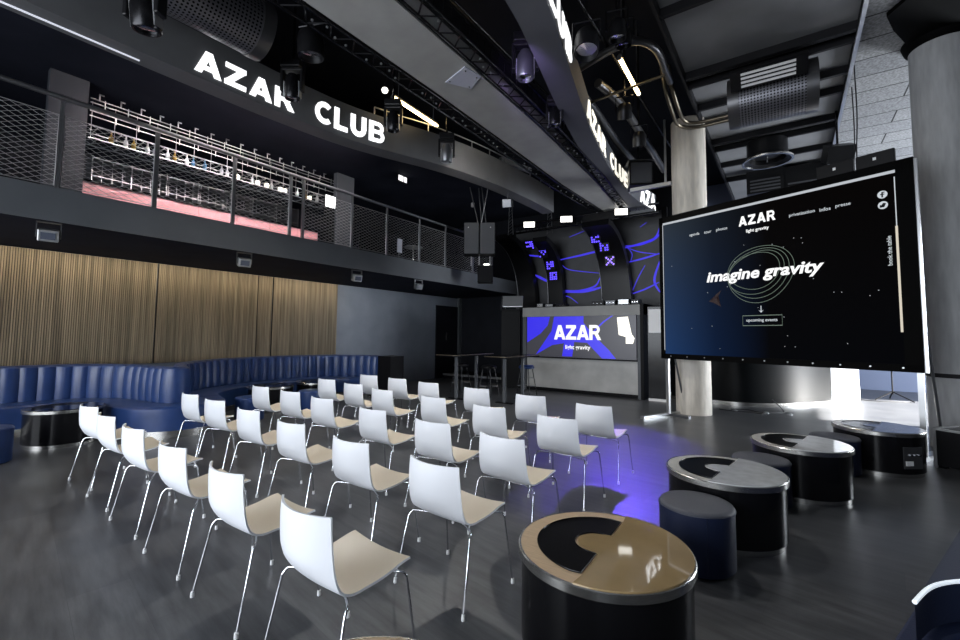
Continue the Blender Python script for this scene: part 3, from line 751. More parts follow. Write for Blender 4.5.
MB().bx(-.01,.01,-.09,.09,.45,.82).build('sheet','paper',s_); MB().cyl((-.02,0,.0),(-.02,0,.84),.012,8).build('pole','rail',s_); MB().bx(-.14,.10,-.12,.12,0,.015).build('base','rail',s_)

# emergency lights under the gallery edge
for k,(y,w) in enumerate(((1.34,'nearest the left edge of the photo'),(3.83,'above the middle of the slatted wall'),(6.28,'above the end of the slatted wall'),(8.25,'near the dark painted wall'))):
    s_ = thing('wall_spotlight','small grey floodlight on a bracket under the gallery, %s' % w,'light',(-7.78,y,2.97),math.radians(-12),'grey floodlights under the gallery')
    MB().box((0,0,-.17),(.13,.20,.15),ry=.3).build('body','silver' if k<3 else 'slab',s_,bevel=.012)
    MB().box((.066,0,-.192),(.008,.14,.09),ry=.3).build('lens','dark_glass',s_)
    mb = MB(); mb.bx(-.02,.02,-.12,-.108,-.2,0); mb.bx(-.02,.02,.108,.12,-.2,0); mb.bx(-.03,.03,-.12,.12,-.012,0); mb.build('bracket','rail',s_)

# hanging loudspeakers in front of the gallery
s_ = thing('hanging_loudspeaker','large black twin loudspeaker hanging in front of the gallery railing','speaker',(-6.9,9.72,3.73),math.radians(33))
for sx in (-.215,.215): MB().box((sx,0,.445),(.42,.46,.87)).build('cabinet','black',s_,bevel=.012)
for sx in (-.215,.215): MB().box((sx,-.236,.445),(.39,.012,.84)).build('grille','speaker_grille',s_)
mb = MB(); [mb.cyl((sx,-.25,.74),(sx,-.24,.74),.016,8) for sx in (-.3,.3)]; mb.build('bolt','silver',s_)
mb = MB(); mb.bx(-.3,.3,-.03,.03,.88,.915); mb.build('fly_bar','truss',s_)
s_ = thing('chain_hoist','steel rigging cables holding the large hanging loudspeaker','rigging',(-6.9,9.72,4.645))
for a,b in (((-.06,0,0),(-.28,-.1,1.04)),((.05,0,0),(-.12,.1,1.04)),((.05,0,0),(.28,0,1.04)),((.2,0,0),(-.02,.1,1.04))): MB().cyl(a,b,.014,6).build('cable','rail',s_)
mb = MB(); mb.box((-.25,0,.55),(.07,.07,.12)); mb.build('shackle','silver',s_)
s_ = thing('hanging_loudspeaker','small black loudspeaker hanging below the large twin one','speaker',(-6.86,9.78,2.97),math.radians(33))
MB().box((.10,0,.25),(.42,.34,.47)).build('cabinet','black',s_,bevel=.012); MB().box((.10,-.176,.25),(.38,.012,.43)).build('grille','black',s_)
mb = MB(); [mb.cyl((x,0,.48),(x,0,.755),.014,6) for x in (-.30,-.08,.22)]; mb.build('hanger','silver',s_)
MB().bx(.05,.20,-.08,.08,.485,.54).build('label_light','lamp_white',s_)
# ================================================================== stage: booth, arches, backdrop
DJY = 11.30
t = thing('dj_booth','grey framed stage booth with a blue lit display above a plain grey front','dj booth',(-4.75,DJY,0))
def L(x): return x+4.75
MB().bx(L(-6.42),L(-6.30),-.02,1.7,0,2.37).build('side_post','slab',t)
MB().bx(L(-3.13),L(-3.05),-.02,1.7,0,2.37).build('side_post','slab',t)
MB().bx(L(-3.05),L(-2.97),-.05,1.75,0,2.40).build('end_board','black',t)
MB().bx(L(-6.42),L(-2.97),-.03,1.7,2.11,2.37).build('header','band',t)
MB().bx(L(-6.30),L(-3.13),.04,1.6,.10,.95).build('front_panel','panel_grey',t)
MB().bx(L(-6.30),L(-3.13),.07,1.6,0,.10).build('kick_board','black',t)
MB().bx(L(-6.30),L(-3.13),-.02,.05,.935,.965).build('ledge','black',t)
MB().bx(L(-6.42),L(-2.97),.1,1.9,2.37,2.39).build('deck','black',t)
sc_ = MB().bx(L(-6.29),L(-3.16),.0,.05,.97,2.11).build('display','led_dark',t)
def poly_flat(parent, nm, m, pts, y):
    mb = MB(); mb.slabxz(pts, y-.002, y); return mb.build(nm,m,parent)
for nm_,pts in (('blue_field',[(-6.28,2.1),(-5.55,2.1),(-5.62,1.85),(-5.85,1.62),(-6.28,1.36)]),('blue_field',[(-5.42,2.1),(-4.55,2.1),(-4.55,1.92),(-4.28,1.60),(-3.86,1.2),(-3.68,.98),(-4.05,.98),(-4.45,1.38),(-4.82,1.40),(-4.88,1.0),(-5.18,1.0),(-5.12,1.36),(-5.48,1.30),(-6.0,1.02),(-5.72,1.40),(-5.5,1.7)]),('thin_line',[(-4.3,1.68),(-4.02,1.95),(-3.78,2.1),(-3.74,2.1),(-3.98,1.93),(-4.27,1.66)])):
    poly_flat(sc_,nm_,'led_field',[(L(a),b) for a,b in pts],0.)
x0 = L(-5.42); 
root = bpy.data.objects.new('logo_lettering', None)
mb = MB(); x = 0
for c in 'AZAR': x += letter(mb,c,.40,x,0,.006)*.40+.01
k = 1.36/x; mb.v = [(a*k+x0, b-.002, z+1.46) for a,b,z in mb.v]
bpy.data.objects.remove(root)
mb.build('logo_lettering','screen_white',sc_)
text_obj('tagline','light gravity','screen_white',sc_,width=.72,bold=.02,loc=(L(-5.08),-.004,1.24))
for pts in ([(-3.64,2.05),(-3.36,2.07),(-3.27,1.62),(-3.20,1.52),(-3.24,1.38),(-3.42,1.38),(-3.42,1.55),(-3.60,1.60)],):
    poly_flat(sc_,'picture_patch','sign_cream',[(L(a),b) for a,b in pts],-.002)
# glossy dark panel to the right of the booth
t = thing('mirror_panel','glossy black panel standing between the booth and the round column','panel',(-2.70,11.30,0))
MB().bx(-.17,.24,-.02,.02,.06,2.30).build('sheet','gloss_black',t); MB().bx(-.17,.24,-.05,.05,0,.06).build('foot','tape_white',t)
MB().bx(-.15,.18,-.026,-.021,1.66,2.24).build('white_card','tape_white',t)  # white reflection in the gloss, painted on as a flat patch

# stage gear on the booth deck
gear = [(-6.0,.22,.12,'dark','silver'),(-5.7,.26,.10,'silver-fronted','silver'),(-5.35,.3,.08,'flat black','truss'),(-4.25,.34,.12,'black','case_black'),(-3.9,.28,.14,'grey-fronted','rail'),(-3.55,.30,.16,'tall grey','silver'),(-3.25,.2,.14,'small black','case_black')]
posw = ['farthest left','second from the left','third from the left','in the middle under the big arch','just right of the middle','second from the right','farthest right']
for (x,w,h,n,m),pw in zip(gear,posw):
    s_ = thing('amplifier','%s stage unit on the booth deck, %s' % (n,pw),'stage unit',(x,11.55,2.393),0,'units on the booth deck')
    MB().bx(-w/2,w/2,0,.3,0,h).build('case','case_black',s_,bevel=.008); MB().bx(-w/2+.02,w/2-.02,-.006,0,.02,h-.02).build('face_plate',m,s_)
    mb = MB(); [mb.cyl((a*w*.3,-.02,h/2),(a*w*.3,-.006,h/2),.012,8) for a in (-1,0,1)]; mb.build('knob','chrome',s_)

# curved arches with blue light panels
def arch(x0, x1, bow, label, leds, sc=1.):
    s_ = thing('stage_arch',label,'arch',(x0,12.85,2.44))
    cur = spline([(0,0,0),(0,.6,.02),(0,1.15,.10),(0,1.6,.30),(0,1.92,.58),(0,2.12,.92),(0,2.2,1.15)],5); cur = [Vector((0,p.y*sc,p.z*sc)) for p in cur]   # (.,height,forward)
    W = x1-x0; mb = MB(); g = []
    for i,p in enumerate(cur):
        d = cur[min(i+1,len(cur)-1)]-cur[max(i-1,0)]; d.normalize(); th = .24-.08*i/len(cur)
        ny, nz = -d.y, -d.z    # inward normal
        y,z = -p.z, p.y
        tx = bow*i/len(cur)
        g.append([(tx,y,z),(W*(1-.10*i/len(cur))+tx,y,z),(W*(1-.10*i/len(cur))+tx,y+d.y*th,z+d.z*th*1.0),(tx,y+d.y*th,z+d.z*th*1.0)])
    mb.grid(g,wrap=True); mb.add(g[0],[(0,1,2,3)]); mb.add(g[-1],[(3,2,1,0)]); mb.build('rib','case_black',s_,smooth=30)
    MB().tube([(a[0][0]-.006,a[0][1]-.005,a[0][2]) for a in g],.012,6).build('edge_trim','rail',s_,smooth=60)
    for j,(u,hh,kind) in enumerate(leds):
        # nearest curve point of that height
        i = min(range(len(g)), key=lambda i: abs(cur[i].y-hh)); d = cur[min(i+1,len(cur)-1)]-cur[max(i-1,0)]; d.normalize()
        y,z = -cur[i].z, cur[i].y; sl = math.atan2(d.z,d.y)
        b = MB().box((0,-.03,0),(.30,.05,.30)).build('led_panel','case_black',s_); b.location = (u+bow*i/len(cur), y, z); b.rotation_euler = (sl*.4,0,0)
        mb = MB(); rnd = random.Random(j*7+int(W*100))
        S = [(-.1,-.1),(.1,.1),(-.1,.1),(.1,-.1),(0,0),(-.05,-.05),(.05,.05),(-.05,.05),(.05,-.05)] if kind == 'x' else [(a*.065-.0975+.0,c*.065-.0975) for a in range(4) for c in range(4) if rnd.random() < .68]
        for a,c in S: mb.box((a,-.058,c),(.042,.006,.042),ry=PI/4 if kind=='x' else 0)
        mb.build('led_dots','led_violet' if kind=='x' else 'led_blue',b)
    return s_
arch(-7.45,-6.80,-.28,'black curved stage arch behind the gallery end, leftmost of three',[])
arch(-6.36,-5.84,-.05,'narrow black curved stage arch with four blue light panels, middle of three',[(-.12,1.94,'s'),(.11,1.74,'s'),(.22,1.36,'s'),(.26,1.04,'s')],.90)
arch(-4.56,-3.70,-.20,'broad black curved stage arch with blue crossed lights, rightmost of three',[(.17,1.98,'s'),(.32,1.76,'s'),(.38,1.36,'x')])

t = thing('stage_backdrop','dark grey stage backdrop crossed by glowing blue lines','backdrop',(-5.2,13.22,2.45))
MB().bx(-2.6,2.28,0,.06,0,2.78).build('cloth','fascia',t)
MB().bx(2.28,2.42,-.06,.10,-.2,2.85).build('side_post','black',t)
lines = [[(-6.15,4.06),(-5.42,4.14),(-4.96,4.2),(-4.3,4.23)],[(-6.04,3.88),(-5.76,3.7),(-4.77,3.52)],[(-5.94,3.04),(-5.43,3.01),(-4.93,3.13),(-4.77,3.4)],[(-5.94,2.99),(-5.26,2.98),(-4.71,3.08)],[(-3.98,4.29),(-3.54,4.28),(-3.12,4.44),(-2.97,4.79)],[(-3.96,4.25),(-3.55,4.06),(-2.99,3.94)],[(-3.87,3.79),(-3.41,3.87),(-2.99,3.97)],[(-3.83,2.82),(-3.42,2.95),(-3.03,3.13)],[(-3.41,3.66),(-3.62,3.29),(-3.8,2.88)],[(-2.99,3.77),(-3.16,3.2),(-3.01,2.84)],[(-3.93,4.25),(-3.78,4.02),(-3.84,3.79)],[(-3.54,4.81),(-3.34,4.93)],[(-5.8,4.78),(-5.28,4.92)],[(-7.36,4.34),(-6.59,4.2)],[(-7.04,3.62),(-6.52,3.35)],[(-4.02,4.23),(-3.26,4.36),(-2.98,4.53)],[(-6.3,2.62),(-5.9,2.85),(-5.5,2.6)]]
wid = [.12,.045,.10,.16,.10,.05,.10,.08,.05,.12,.04,.03,.03,.10,.16,.14,.05]
for l,w in zip(lines,wid):
    q = spline([(a+5.2,0,b-2.45) for a,b in l],6); g = []
    for i,p in enumerate(q):
        d = q[min(i+1,len(q)-1)]-q[max(i-1,0)]; d.normalize(); n_ = Vector((-d.z,0,d.x)); hw = .55*w/2*(.35+.65*math.sin(PI*(i+.5)/len(q)))
        g.append([tuple(p+n_*hw+Vector((0,-.004,0))),tuple(p-n_*hw+Vector((0,-.004,0)))])
    MB().grid(g).build('glow_line','line_blue',t)

t = thing('lighting_truss','black lighting bar across the top of the stage','truss',(-5.0,11.9,4.80))
mb = MB(); mb.tube([(-2.1,0,0),(2.3,0,.02)],.035,8); mb.tube([(-2.1,0,.24),(2.3,0,.26)],.035,8); mb.build('chord','truss',t,smooth=60)
mb = MB()
for k in range(20): mb.tube([(-2.1+k*.22,0,.0),(-1.99+k*.22,0,.24),(-1.88+k*.22,0,.02)],.012,5)
mb.build('lattice','truss',t)
MB().box((.7,-.05,.12),(.9,.08,.2)).build('case','case_black',t); MB().box((-.35,-.05,.10),(.7,.08,.16)).build('case','case_black',t); MB().box((1.75,-.05,.08),(.9,.1,.07)).build('case','rail',t)
for k,(x,z,w) in enumerate(((-6.42,4.94,'left'),(-5.20,4.93,'middle'),(-3.62,4.90,'right'))):
    s_ = thing('floodlight','white lit floodlight on the stage bar, %s of the three' % w,'light',(x,11.66,z),math.radians(26),'floodlights over the stage')
    MB().box((0,0,0),(.36,.10,.20)).build('housing','truss',s_,bevel=.01); MB().box((0,-.054,0),(.33,.010,.17)).build('lens','lamp_white',s_)
    mb = MB(); mb.bx(-.02,.02,.05,.18,-.12,.1); mb.build('clamp','truss',s_)
# lattice stands left of the stage
for x,y,w in ((-7.05,11.6,'left'),(-5.95,12.1,'right')):
    s_ = thing('lattice_hanger','slim steel lattice drop above the stage bar, %s one' % w,'rigging',(x,y,4.7))
    for a in (-.09,.09): MB().cyl((a,0,0),(a*.5,0,.95),.012,6).build('tube','rail',s_)
    mb = MB(); [mb.tube([(-.09+.005*k,0,.1*k),(.09-.005*k,0,.1*k+.1)],.006,5) for k in range(8)]; mb.build('lacing','rail',s_)
s_ = thing('tilted_monitor','silver flat monitor on a folding stand left of the booth','monitor',(-6.85,11.3,2.10),math.radians(25))
MB().box((.06,0,.48),(.62,.05,.36),rx=-.28).build('panel','silver',s_,bevel=.02)
mb = MB(); mb.tube([(-.30,.05,.24),(-.26,0,.66),(-.16,.05,.24)],.014,6); mb.build('stand','rail',s_)
MB().box((0,.1,.235),(.62,.4,.03)).build('tray','black',s_); MB().bx(-.28,.28,.02,.3,-2.10,.22).build('pedestal','black',s_)

# ------------------------------------------------------------------ projection screen
A_ = Vector((-2.107,9.411,0)); B_ = Vector((1.40,8.0,0)); ang = math.atan2(B_.y-A_.y,B_.x-A_.x)
t = thing('projection_screen','large free-standing screen showing the AZAR imagine gravity page','screen',(A_.x,A_.y,0),ang)
mb = MB(); mb.bx(0,3.79,-.03,.05,3.84,4.0); mb.bx(0,3.79,-.03,.05,1.13,1.23); mb.bx(-.02,.07,-.03,.05,1.13,4.0); mb.bx(3.62,3.80,-.03,.05,1.13,4.0); mb.build('frame','screen_frame',t)
pic = MB().bx(.07,3.62,-.012,.03,1.23,3.84).build('picture','big_screen',t)
Yt = -.016
MB().bx(.07,3.62,-.035,-.031,3.835,3.875).build('bright_edge','screen_edge',t)
MB().bx(.062,.074,-.035,-.031,1.3,3.84).build('bright_edge','screen_edge',t)
MB().bx(3.595,3.62,-.0345,-.031,1.66,3.10).build('scroll_bar','screen_cream',pic)
MB().bx(3.605,3.615,-.0345,-.031,3.10,3.78).build('scroll_track','screen_grey',pic)
mb = MB(); x = 0
for c in 'AZAR': x += letter(mb,c,.17,x,0,.003)*.17+.022
k = .60/x; mb.v = [(a*k+1.55,b+Yt,z+3.51) for a,b,z in mb.v]; mb.build('logo_lettering','screen_white',pic)
text_obj('tagline','light gravity','screen_white',pic,width=.36,bold=.012,loc=(1.67,Yt,3.40))
for s_,x,w in (('agenda',.63,.20),('tour',.92,.14),('photos',1.15,.20),('privatization',2.33,.35),('infos',2.74,.14),('presse',2.94,.18)):
    text_obj('menu_word',s_,'screen_grey',pic,width=w,bold=.005,loc=(x,Yt,3.525))
text_obj('headline','imagine gravity','screen_white',pic,width=1.82,height=.245,bold=.028,shear=.22,loc=(.95,Yt,2.64),ex=.002)
text_obj('side_word','book the table','screen_grey',pic,width=.41,bold=.01,loc=(3.52,Yt,2.57),rot=(PI/2,-PI/2,0))
MB().bx(3.535,3.540,Yt-.002,Yt,2.57,2.98).build('side_rule','screen_green',pic)
text_obj('button_text','upcoming events','screen_grey',pic,width=.48,bold=.012,loc=(1.63,Yt,1.855))
mb = MB(); mb.tube([(1.57,Yt,1.77),(2.18,Yt,1.77),(2.18,Yt,1.94),(1.57,Yt,1.94)],.006,4,closed=True); mb.build('button_outline','screen_green',pic)
mb = MB(); mb.bx(1.862,1.874,Yt-.002,Yt,2.0,2.10); mb.slabxz([(1.83,2.03),(1.868,1.985),(1.906,2.03),(1.868,2.008)],Yt-.002,Yt); mb.build('arrow','screen_grey',pic)
for k,(cx,cz,a,b,r) in enumerate(((1.85,2.645,.52,.475,.0),(1.83,2.655,.47,.42,.25),(1.80,2.665,.44,.36,.45),(1.775,2.70,.40,.31,.35))):
    pts = []
    for i in range(64):
        th = 2*PI*i/64; rr_ = 1+.05*math.sin(2*th+k)+.03*math.sin(3*th); x,z = a*rr_*math.cos(th), b*rr_*math.sin(th)
        pts.append((cx+x*math.cos(r)-z*math.sin(r), Yt, cz+x*math.sin(r)+z*math.cos(r)))
    MB().tube(pts,.004,4,closed=True).build('ring_line','screen_green',pic)
for z,kind in ((3.57,'f'),(3.42,'t')):
    c = MB().lathe([(0,-.002),(.054,-.002),(.054,0)],n=24); c.v = [(3.475+x,Yt-y*0+zz,z+y) for x,y,zz in c.v]; b_ = c.build('round_icon','screen_grey',pic)
    mb = MB()
    if kind == 'f': mb.bx(3.465,3.482,Yt-.005,Yt-.003,z-.04,z+.035); mb.bx(3.482,3.50,Yt-.005,Yt-.003,z+.022,z+.035); mb.bx(3.452,3.498,Yt-.005,Yt-.003,z-.004,z+.009)
    else: mb.slabxz([(3.44,z-.03),(3.49,z-.03),(3.51,z+.02),(3.48,z+.03),(3.46,z),(3.445,z+.01)],Yt-.005,Yt-.003)
    mb.build('icon_glyph','black',b_)
rnd = random.Random(3); mb = MB()
for k in range(26):
    x,z = rnd.uniform(.2,3.4), rnd.uniform(1.3,3.3); mb.box((x,Yt,z),(.009,.002,.009))
st = mb.build('picture_stars','screen_grey',pic); st['kind'] = 'stuff'
for pts in ([(.98,2.22),(1.16,2.32),(1.22,2.42),(1.10,2.33),(1.20,2.12),(1.06,2.20)],):
    m_ = mat('dull_red',(.02,.01,.01),.6,emit=(.10,.012,.012),estr=.05); mb = MB(); mb.slabxz(pts,Yt-.002,Yt); mb.build('picture_mark',m_,pic)
for x0,x1,w in ((2.72,3.17,'left'),(3.20,3.62,'right')):
    u = (B_-A_).normalized(); q = A_+u*((x0+x1)/2)
    s_ = thing('control_box','black box with tiny white badge on top of the big screen, %s one' % w,'box',(q.x,q.y,4.001),ang,'boxes on the screen top')
    MB().bx(-(x1-x0)/2,(x1-x0)/2,-.02,.05,0,.19).build('case','case_black',s_,bevel=.006); MB().bx(-.018,.018,-.024,-.02,.08,.12).build('badge','tape_white',s_)
# legs and braces
for x in (.05,3.74):
    MB().bx(x-.03,x+.03,.05,.11,0.03,3.9).build('post','silver',t)
    MB().bx(x-.04,x+.04,-.75 if x < 1 else -.1,.55,0,.05).build('foot','silver',t)
    MB().cyl((x+.05,.11,1.6 if x<1 else 2.0),(x+.09,.52,.04),.018,8).build('brace','rail',t)
MB().bx(.0,.5,.04,.12,.0,.045).build('foot_bar','rail',t)
mb = MB(); [mb.cyl((.2+.34*k,-.036,1.185),(.2+.34*k,-.03,1.185),.012,8) for k in range(11)]; mb.build('snap_button','silver',t)
mb = MB(); mb.bx(3.80,3.83,.0,.05,1.13,3.98); mb.build('edge_profile','silver',t)

# ------------------------------------------------------------------ high tables and stools
for k,(x,y,w) in enumerate(((-6.72,8.95,'left of the pair'),(-5.42,9.10,'right of the pair'))):
    s_ = thing('bar_table','black high table with a thin brass-edged top, %s by the stage' % w,'table',(x,y,0),0,'high tables by the stage')
    MB().prism(rr(-.29,.29,-.85,.80,.05),1.045,1.09).build('table_top','gloss_black',s_)
    MB().tube([(a,b,1.078) for a,b in rr(-.295,.295,-.855,.805,.05)],.012,6,closed=True).build('edge_band','pipe_brass',s_,smooth=60)
    for y_ in (-.42,.42):
        MB().bx(-.035,.035,y_-.025,y_+.025,.02,1.045).build('leg','slab',s_); MB().bx(-.22,.22,y_-.05,y_+.05,0,.02).build('foot','black',s_)
def stool(loc, label, seatm):
    s_ = thing('bar_stool',label,'stool',loc,0,'bar stools by the high tables')
    MB().lathe([(0,.70),(.19,.70),(.205,.72),(.205,.745),(.17,.785),(0,.79)],n=28).build('seat',seatm,s_,smooth=50)
    for sx in (-1,1):
        for sy in (-1,1): MB().tube([(sx*.11,sy*.11,.70),(sx*.20,sy*.20,0)],.012,8).build('leg','truss',s_,smooth=60)
    MB().tube([(.172*a,.172*b,.26) for a,b in ((1,1),(-1,1),(-1,-1),(1,-1))],.009,6,closed=True).build('footrest','silver',s_)
    MB().tube([(.145*a,.145*b,.46) for a,b in ((1,1),(-1,1),(-1,-1),(1,-1))],.008,6,closed=True).build('stretcher','rail',s_)
stool((-7.45,9.66,0),'dark bar stool behind the left high table, leftmost of the three','black')
stool((-6.36,9.42,0),'dark bar stool between the two high tables','black')
stool((-5.66,10.15,0),'bar stool with a blue-lit seat right of the high tables','navy')

# ------------------------------------------------------------------ things around the screen
s_ = thing('flight_case','black flight case with metal edges behind the farthest drum table','case',(1.42,7.74,0),math.radians(-38))
MB().bx(0,1.5,0,.9,.03,.47).build('body','case_black',s_,bevel=.006)
mb = MB()
for a,b,c,d,e,f in ((-.01,.02,-.01,.02,0,.48),(-.01,1.5,-.01,.02,.455,.48),(-.01,.02,-.01,.9,.455,.48)): mb.bx(a,b,c,d,e,f)
mb.build('metal_edge','silver',s_)
mb = MB(); [mb.box((x,y,.02),(.07,.07,.05)) for x in (.05,1.4) for y in (.05,.8)]; mb.build('foot','black',s_)
s_ = thing('microphone_stand','black tripod stand with a pale top in the daylight under the screen','stand',(2.1,15.3,0))
for a in (90,210,330): MB().tube([(0,0,.22),(.42*math.cos(math.radians(a)),.42*math.sin(math.radians(a)),.01)],.014,6).build('leg','black',s_)
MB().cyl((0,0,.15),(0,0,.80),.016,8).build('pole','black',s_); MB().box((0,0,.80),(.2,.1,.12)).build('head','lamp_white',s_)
for k,(pts,w) in enumerate(([[(-1.1,11.05,.008),(-.8,11.2,.008),(-.55,10.95,.008),(-.3,11.1,.008),(-.15,11.3,.02),(-.35,11.35,.25)],'with one raised end, under the big screen'],[[(-1.3,10.9,.008),(-1.0,10.8,.008),(-.7,10.85,.008),(-.5,10.75,.008)],'lying nearest the round column'],[[(1.3,15.0,.008),(1.6,14.8,.008),(2.0,14.9,.008),(2.4,15.1,.008)],'in the sunlit patch by the tripod'])):
    tag(MB().tube(spline(pts,6),.010,6).build('cable','cable',None,smooth=60),'black cable on the floor %s' % w,'cable')
for k,((x,y),w) in enumerate((((-1.0,10.85),'left'),((-.45,10.95),'middle'),((-.05,11.05),'right'))):
    tag(MB().lathe([(0,0),(.05,0),(.05,.02),(.03,.035),(0,.035)],(x,y,0),16).build('floor_socket','silver',None,smooth=50),'small shiny floor cap beneath the screen, %s of three' % w,'floor cap')
# ================================================================== overhead equipment
def perf_cylinder(name, label, p0, p1, r, louvre=None):
    p0 = Vector(p0); p1 = Vector(p1); ax = (p1-p0); Lh = ax.length; ax.normalize()
    t = thing(name, label, 'air unit', p0)
    u = ax.cross(Vector((0,0,1))).normalized(); w = Vector((0,0,1)); n = 48
    g = [[tuple(ax*(Lh*k/10)+(u*math.cos(2*PI*i/n)+w*math.sin(2*PI*i/n))*r) for i in range(n+1)] for k in range(11)]
    mb = MB(); mb.grid(g); o = mb.build('punched_drum','perf',t,smooth=40,fix=False)
    uvl = o.data.uv_layers.new(name='uv'); vals = [(2*PI*r*i/n, Lh*k/10) for k in range(11) for i in range(n+1)]
    for lp in o.data.loops: uvl.data[lp.index].uv = vals[lp.vertex_index]
    for a in (0,1):
        c = ax*(Lh*a); e = ax*(.05 if a else -.05)
        mb = MB(); mb.cyl(c-e*2.2, c+e, r+.012, 40); mb.build('end_cap','pipe_grey',t,smooth=40)
    mb = MB(); 
    for a in (.2,.8):
        q = ax*(Lh*a); mb.cyl(q+Vector((0,0,r)), q+Vector((0,0,6.16-p0.z if p0.x > -1.4 else 7.2-p0.z)), .015, 6)
    mb.build('hanger','truss',t)
    if louvre:
        c, rx, W, Hh = louvre; c = Vector(c)-p0
        b = MB().box((0,0,0),(W+.30,.10,Hh+.06)).build('louvre_box','case_black',t); b.location = c; b.rotation_euler = (rx,0,math.atan2(ax.y,ax.x))
        mb = MB(); [mb.box((0,-.056,-Hh/2+Hh*(k+.5)/4),(W,.012,Hh/4*.55)) for k in range(4)]; mb.build('louvre','tape_white' ,b)
    return t
perf_cylinder('hanging_air_unit','punched metal drum air unit with a white louvre under the right-hand ceiling',(-.70,8.55,5.60),(.43,8.58,5.60),.40,louvre=((-.16,7.98,5.72),.9,.72,.26))
perf_cylinder('hanging_air_unit','punched metal drum above the first letters AZAR at the top left',(-5.72,1.30,5.62),(-5.68,2.86,5.60),.36)
t = thing('hanging_diffuser','round black ceiling diffuser with a shiny rim above the big screen','air unit',(-.30,11.72,5.58))
MB().lathe([(.36,.43),(.36,.05),(.46,0),(.49,0),(.49,.03),(.40,.10),(.40,.43)],n=48).build('plenum','case_black',t,smooth=35)
MB().lathe([(.455,-.012),(.50,-.012),(.505,.02),(.46,.02),(.455,-.012)],n=56).build('rim','steel',t,smooth=60)
MB().cyl((0,0,-.02),(0,0,.2),.012,8).build('stem','silver',t); MB().lathe([(0,.10),(.26,.12),(.36,.16)],n=40).build('vane','case_black',t,smooth=60)
for x,y,lit,w in ((-.42,13.75,False,'left of the pair'),(.42,13.9,True,'right of the pair')):
    t = thing('hanging_louvre_unit','dark ceiling louvre unit behind the top of the big screen, %s' % w,'air unit',(x,y,5.45),0,'louvre units behind the screen')
    MB().bx(-.42,.42,0,.35,0,.62).build('case','case_black',t)
    mb = MB(); [mb.bx(-.34,.34,-.014,0,.05+.09*k,.05+.09*k+.04) for k in range(2 if lit else 4)]; mb.build('louvre','rail',t)
t = thing('hanging_loudspeaker','small black loudspeaker tilted on a pole above the right end of the screen','speaker',(.90,11.05,5.24))
MB().box((0,0,0),(.46,.30,.34),rz=.3,rx=.5).build('cabinet','case_black',t,bevel=.01); MB().cyl((0,.1,.1),(0,.1,.92),.02,8).build('pole','truss',t)
for x,y in ((1.06,10.2),(1.02,9.4)):
    tag(MB().tube(spline([(x,y,6.15),(x+.01,y+.02,5.3),(x-.02,y,4.6),(x,y,3.96)],5),.010,6).build('hanging_cable','cable',None),'thin black cable hanging from the planks to the screen top, %s' % ('nearer the speaker' if y>10 else 'nearer the viewer'),'cable')

def light_truss(name,label,pts,w):
    t = thing(name,label,'truss',pts[0])
    O = Vector(pts[0]); P = [Vector(p)-O for p in pts]; N = normals2(P,1)
    mb = MB()
    for s in (-1,1):
        mb.tube([p+n*(s*w/2) for p,n in zip(P,N)],.022,6); mb.tube([p+n*(s*w/2)+Vector((0,0,.22)) for p,n in zip(P,N)],.018,6)
    mb.build('chord','truss',t,smooth=60)
    Q = resample(P,.16); NQ = normals2(Q,1); mb = MB()
    for i in range(len(Q)-1):
        s = 1 if i%2 else -1
        mb.tube([Q[i]+NQ[i]*(s*w/2), Q[i+1]-NQ[i+1]*(s*w/2)],.010,4)
        mb.tube([Q[i]+NQ[i]*(w/2), Q[i]+NQ[i]*(w/2)+Vector((0,0,.22))],.008,4)
    mb.build('lacing','truss',t)
    mb = MB(); rnd_ = random.Random(len(Q)); [mb.box(q+n*(w*.25*rnd_.uniform(-1,1))+Vector((0,0,-.02)),(.02,.02,.02)) for i,(q,n) in enumerate(zip(Q,NQ)) if rnd_.random() < .6]  # tiny silver cubes stand in for glints on the lattice
    b = mb.build('clip','silver',t); b['kind'] = 'stuff'
    mb = MB(); mb.grid([[tuple(p+n*(w/2)+Vector((0,0,.24))),tuple(p-n*(w/2)+Vector((0,0,.24)))] for p,n in zip(P,N)]); mb.build('cable_tray','black',t)
light_truss('hanging_truss','black lattice truss along the left edge of the straight grey soffit',[(-4.16,-1.5,5.0),(-4.16,4.5,5.0),(-4.20,6.3,5.0),(-4.28,9,5.0),(-4.24,11.6,5.0)],.22)
light_truss('hanging_truss','black lattice truss along the right edge of the straight grey soffit',[(-3.05,-1.5,5.0),(-3.06,3,5.0),(-3.08,4.5,5.0),(-3.12,6.3,5.0),(-3.26,9.0,5.0),(-3.50,11.4,5.0)],.22)

def moving_head(loc, rz, tilt, label, s=1., bm='truss', group='moving head lights under the ceiling'):
    t = thing('stage_spotlight',label,'stage light',loc,rz,group)
    MB().box((0,0,.40*s),(.34*s,.26*s,.14*s)).build('base','case_black',t,bevel=.015)
    MB().cyl((0,0,.46*s),(0,0,(7.2 if loc[0] < -1.35 else 6.15)-loc[2]),.018,8).build('drop_pole','truss',t)
    mb = MB()
    for a in (-1,1): mb.box((a*.17*s,0,.14*s),(.05*s,.12*s,.40*s))
    mb.box((0,0,.32*s),(.36*s,.12*s,.05*s)); mb.build('yoke','case_black',t,bevel=.012)
    h = MB().lathe([(0,.16*s),(.07*s,.16*s),(.115*s,.08*s),(.13*s,-.05*s),(.13*s,-.24*s),(.12*s,-.26*s),(.105*s,-.26*s),(.10*s,-.235*s)],n=28).build('head',bm,t,smooth=40); h.location = (0,0,.08*s); h.rotation_euler = (tilt,0,0)
    MB().lathe([(0,-.243*s),(.10*s,-.238*s),(.102*s,-.236*s)],n=24).build('lens','chrome',h,smooth=60)
    for a in (-1,1): MB().box((a*.128*s,0,-.10*s),(.012*s,.10*s,.26*s)).build('side_trim','silver',h)
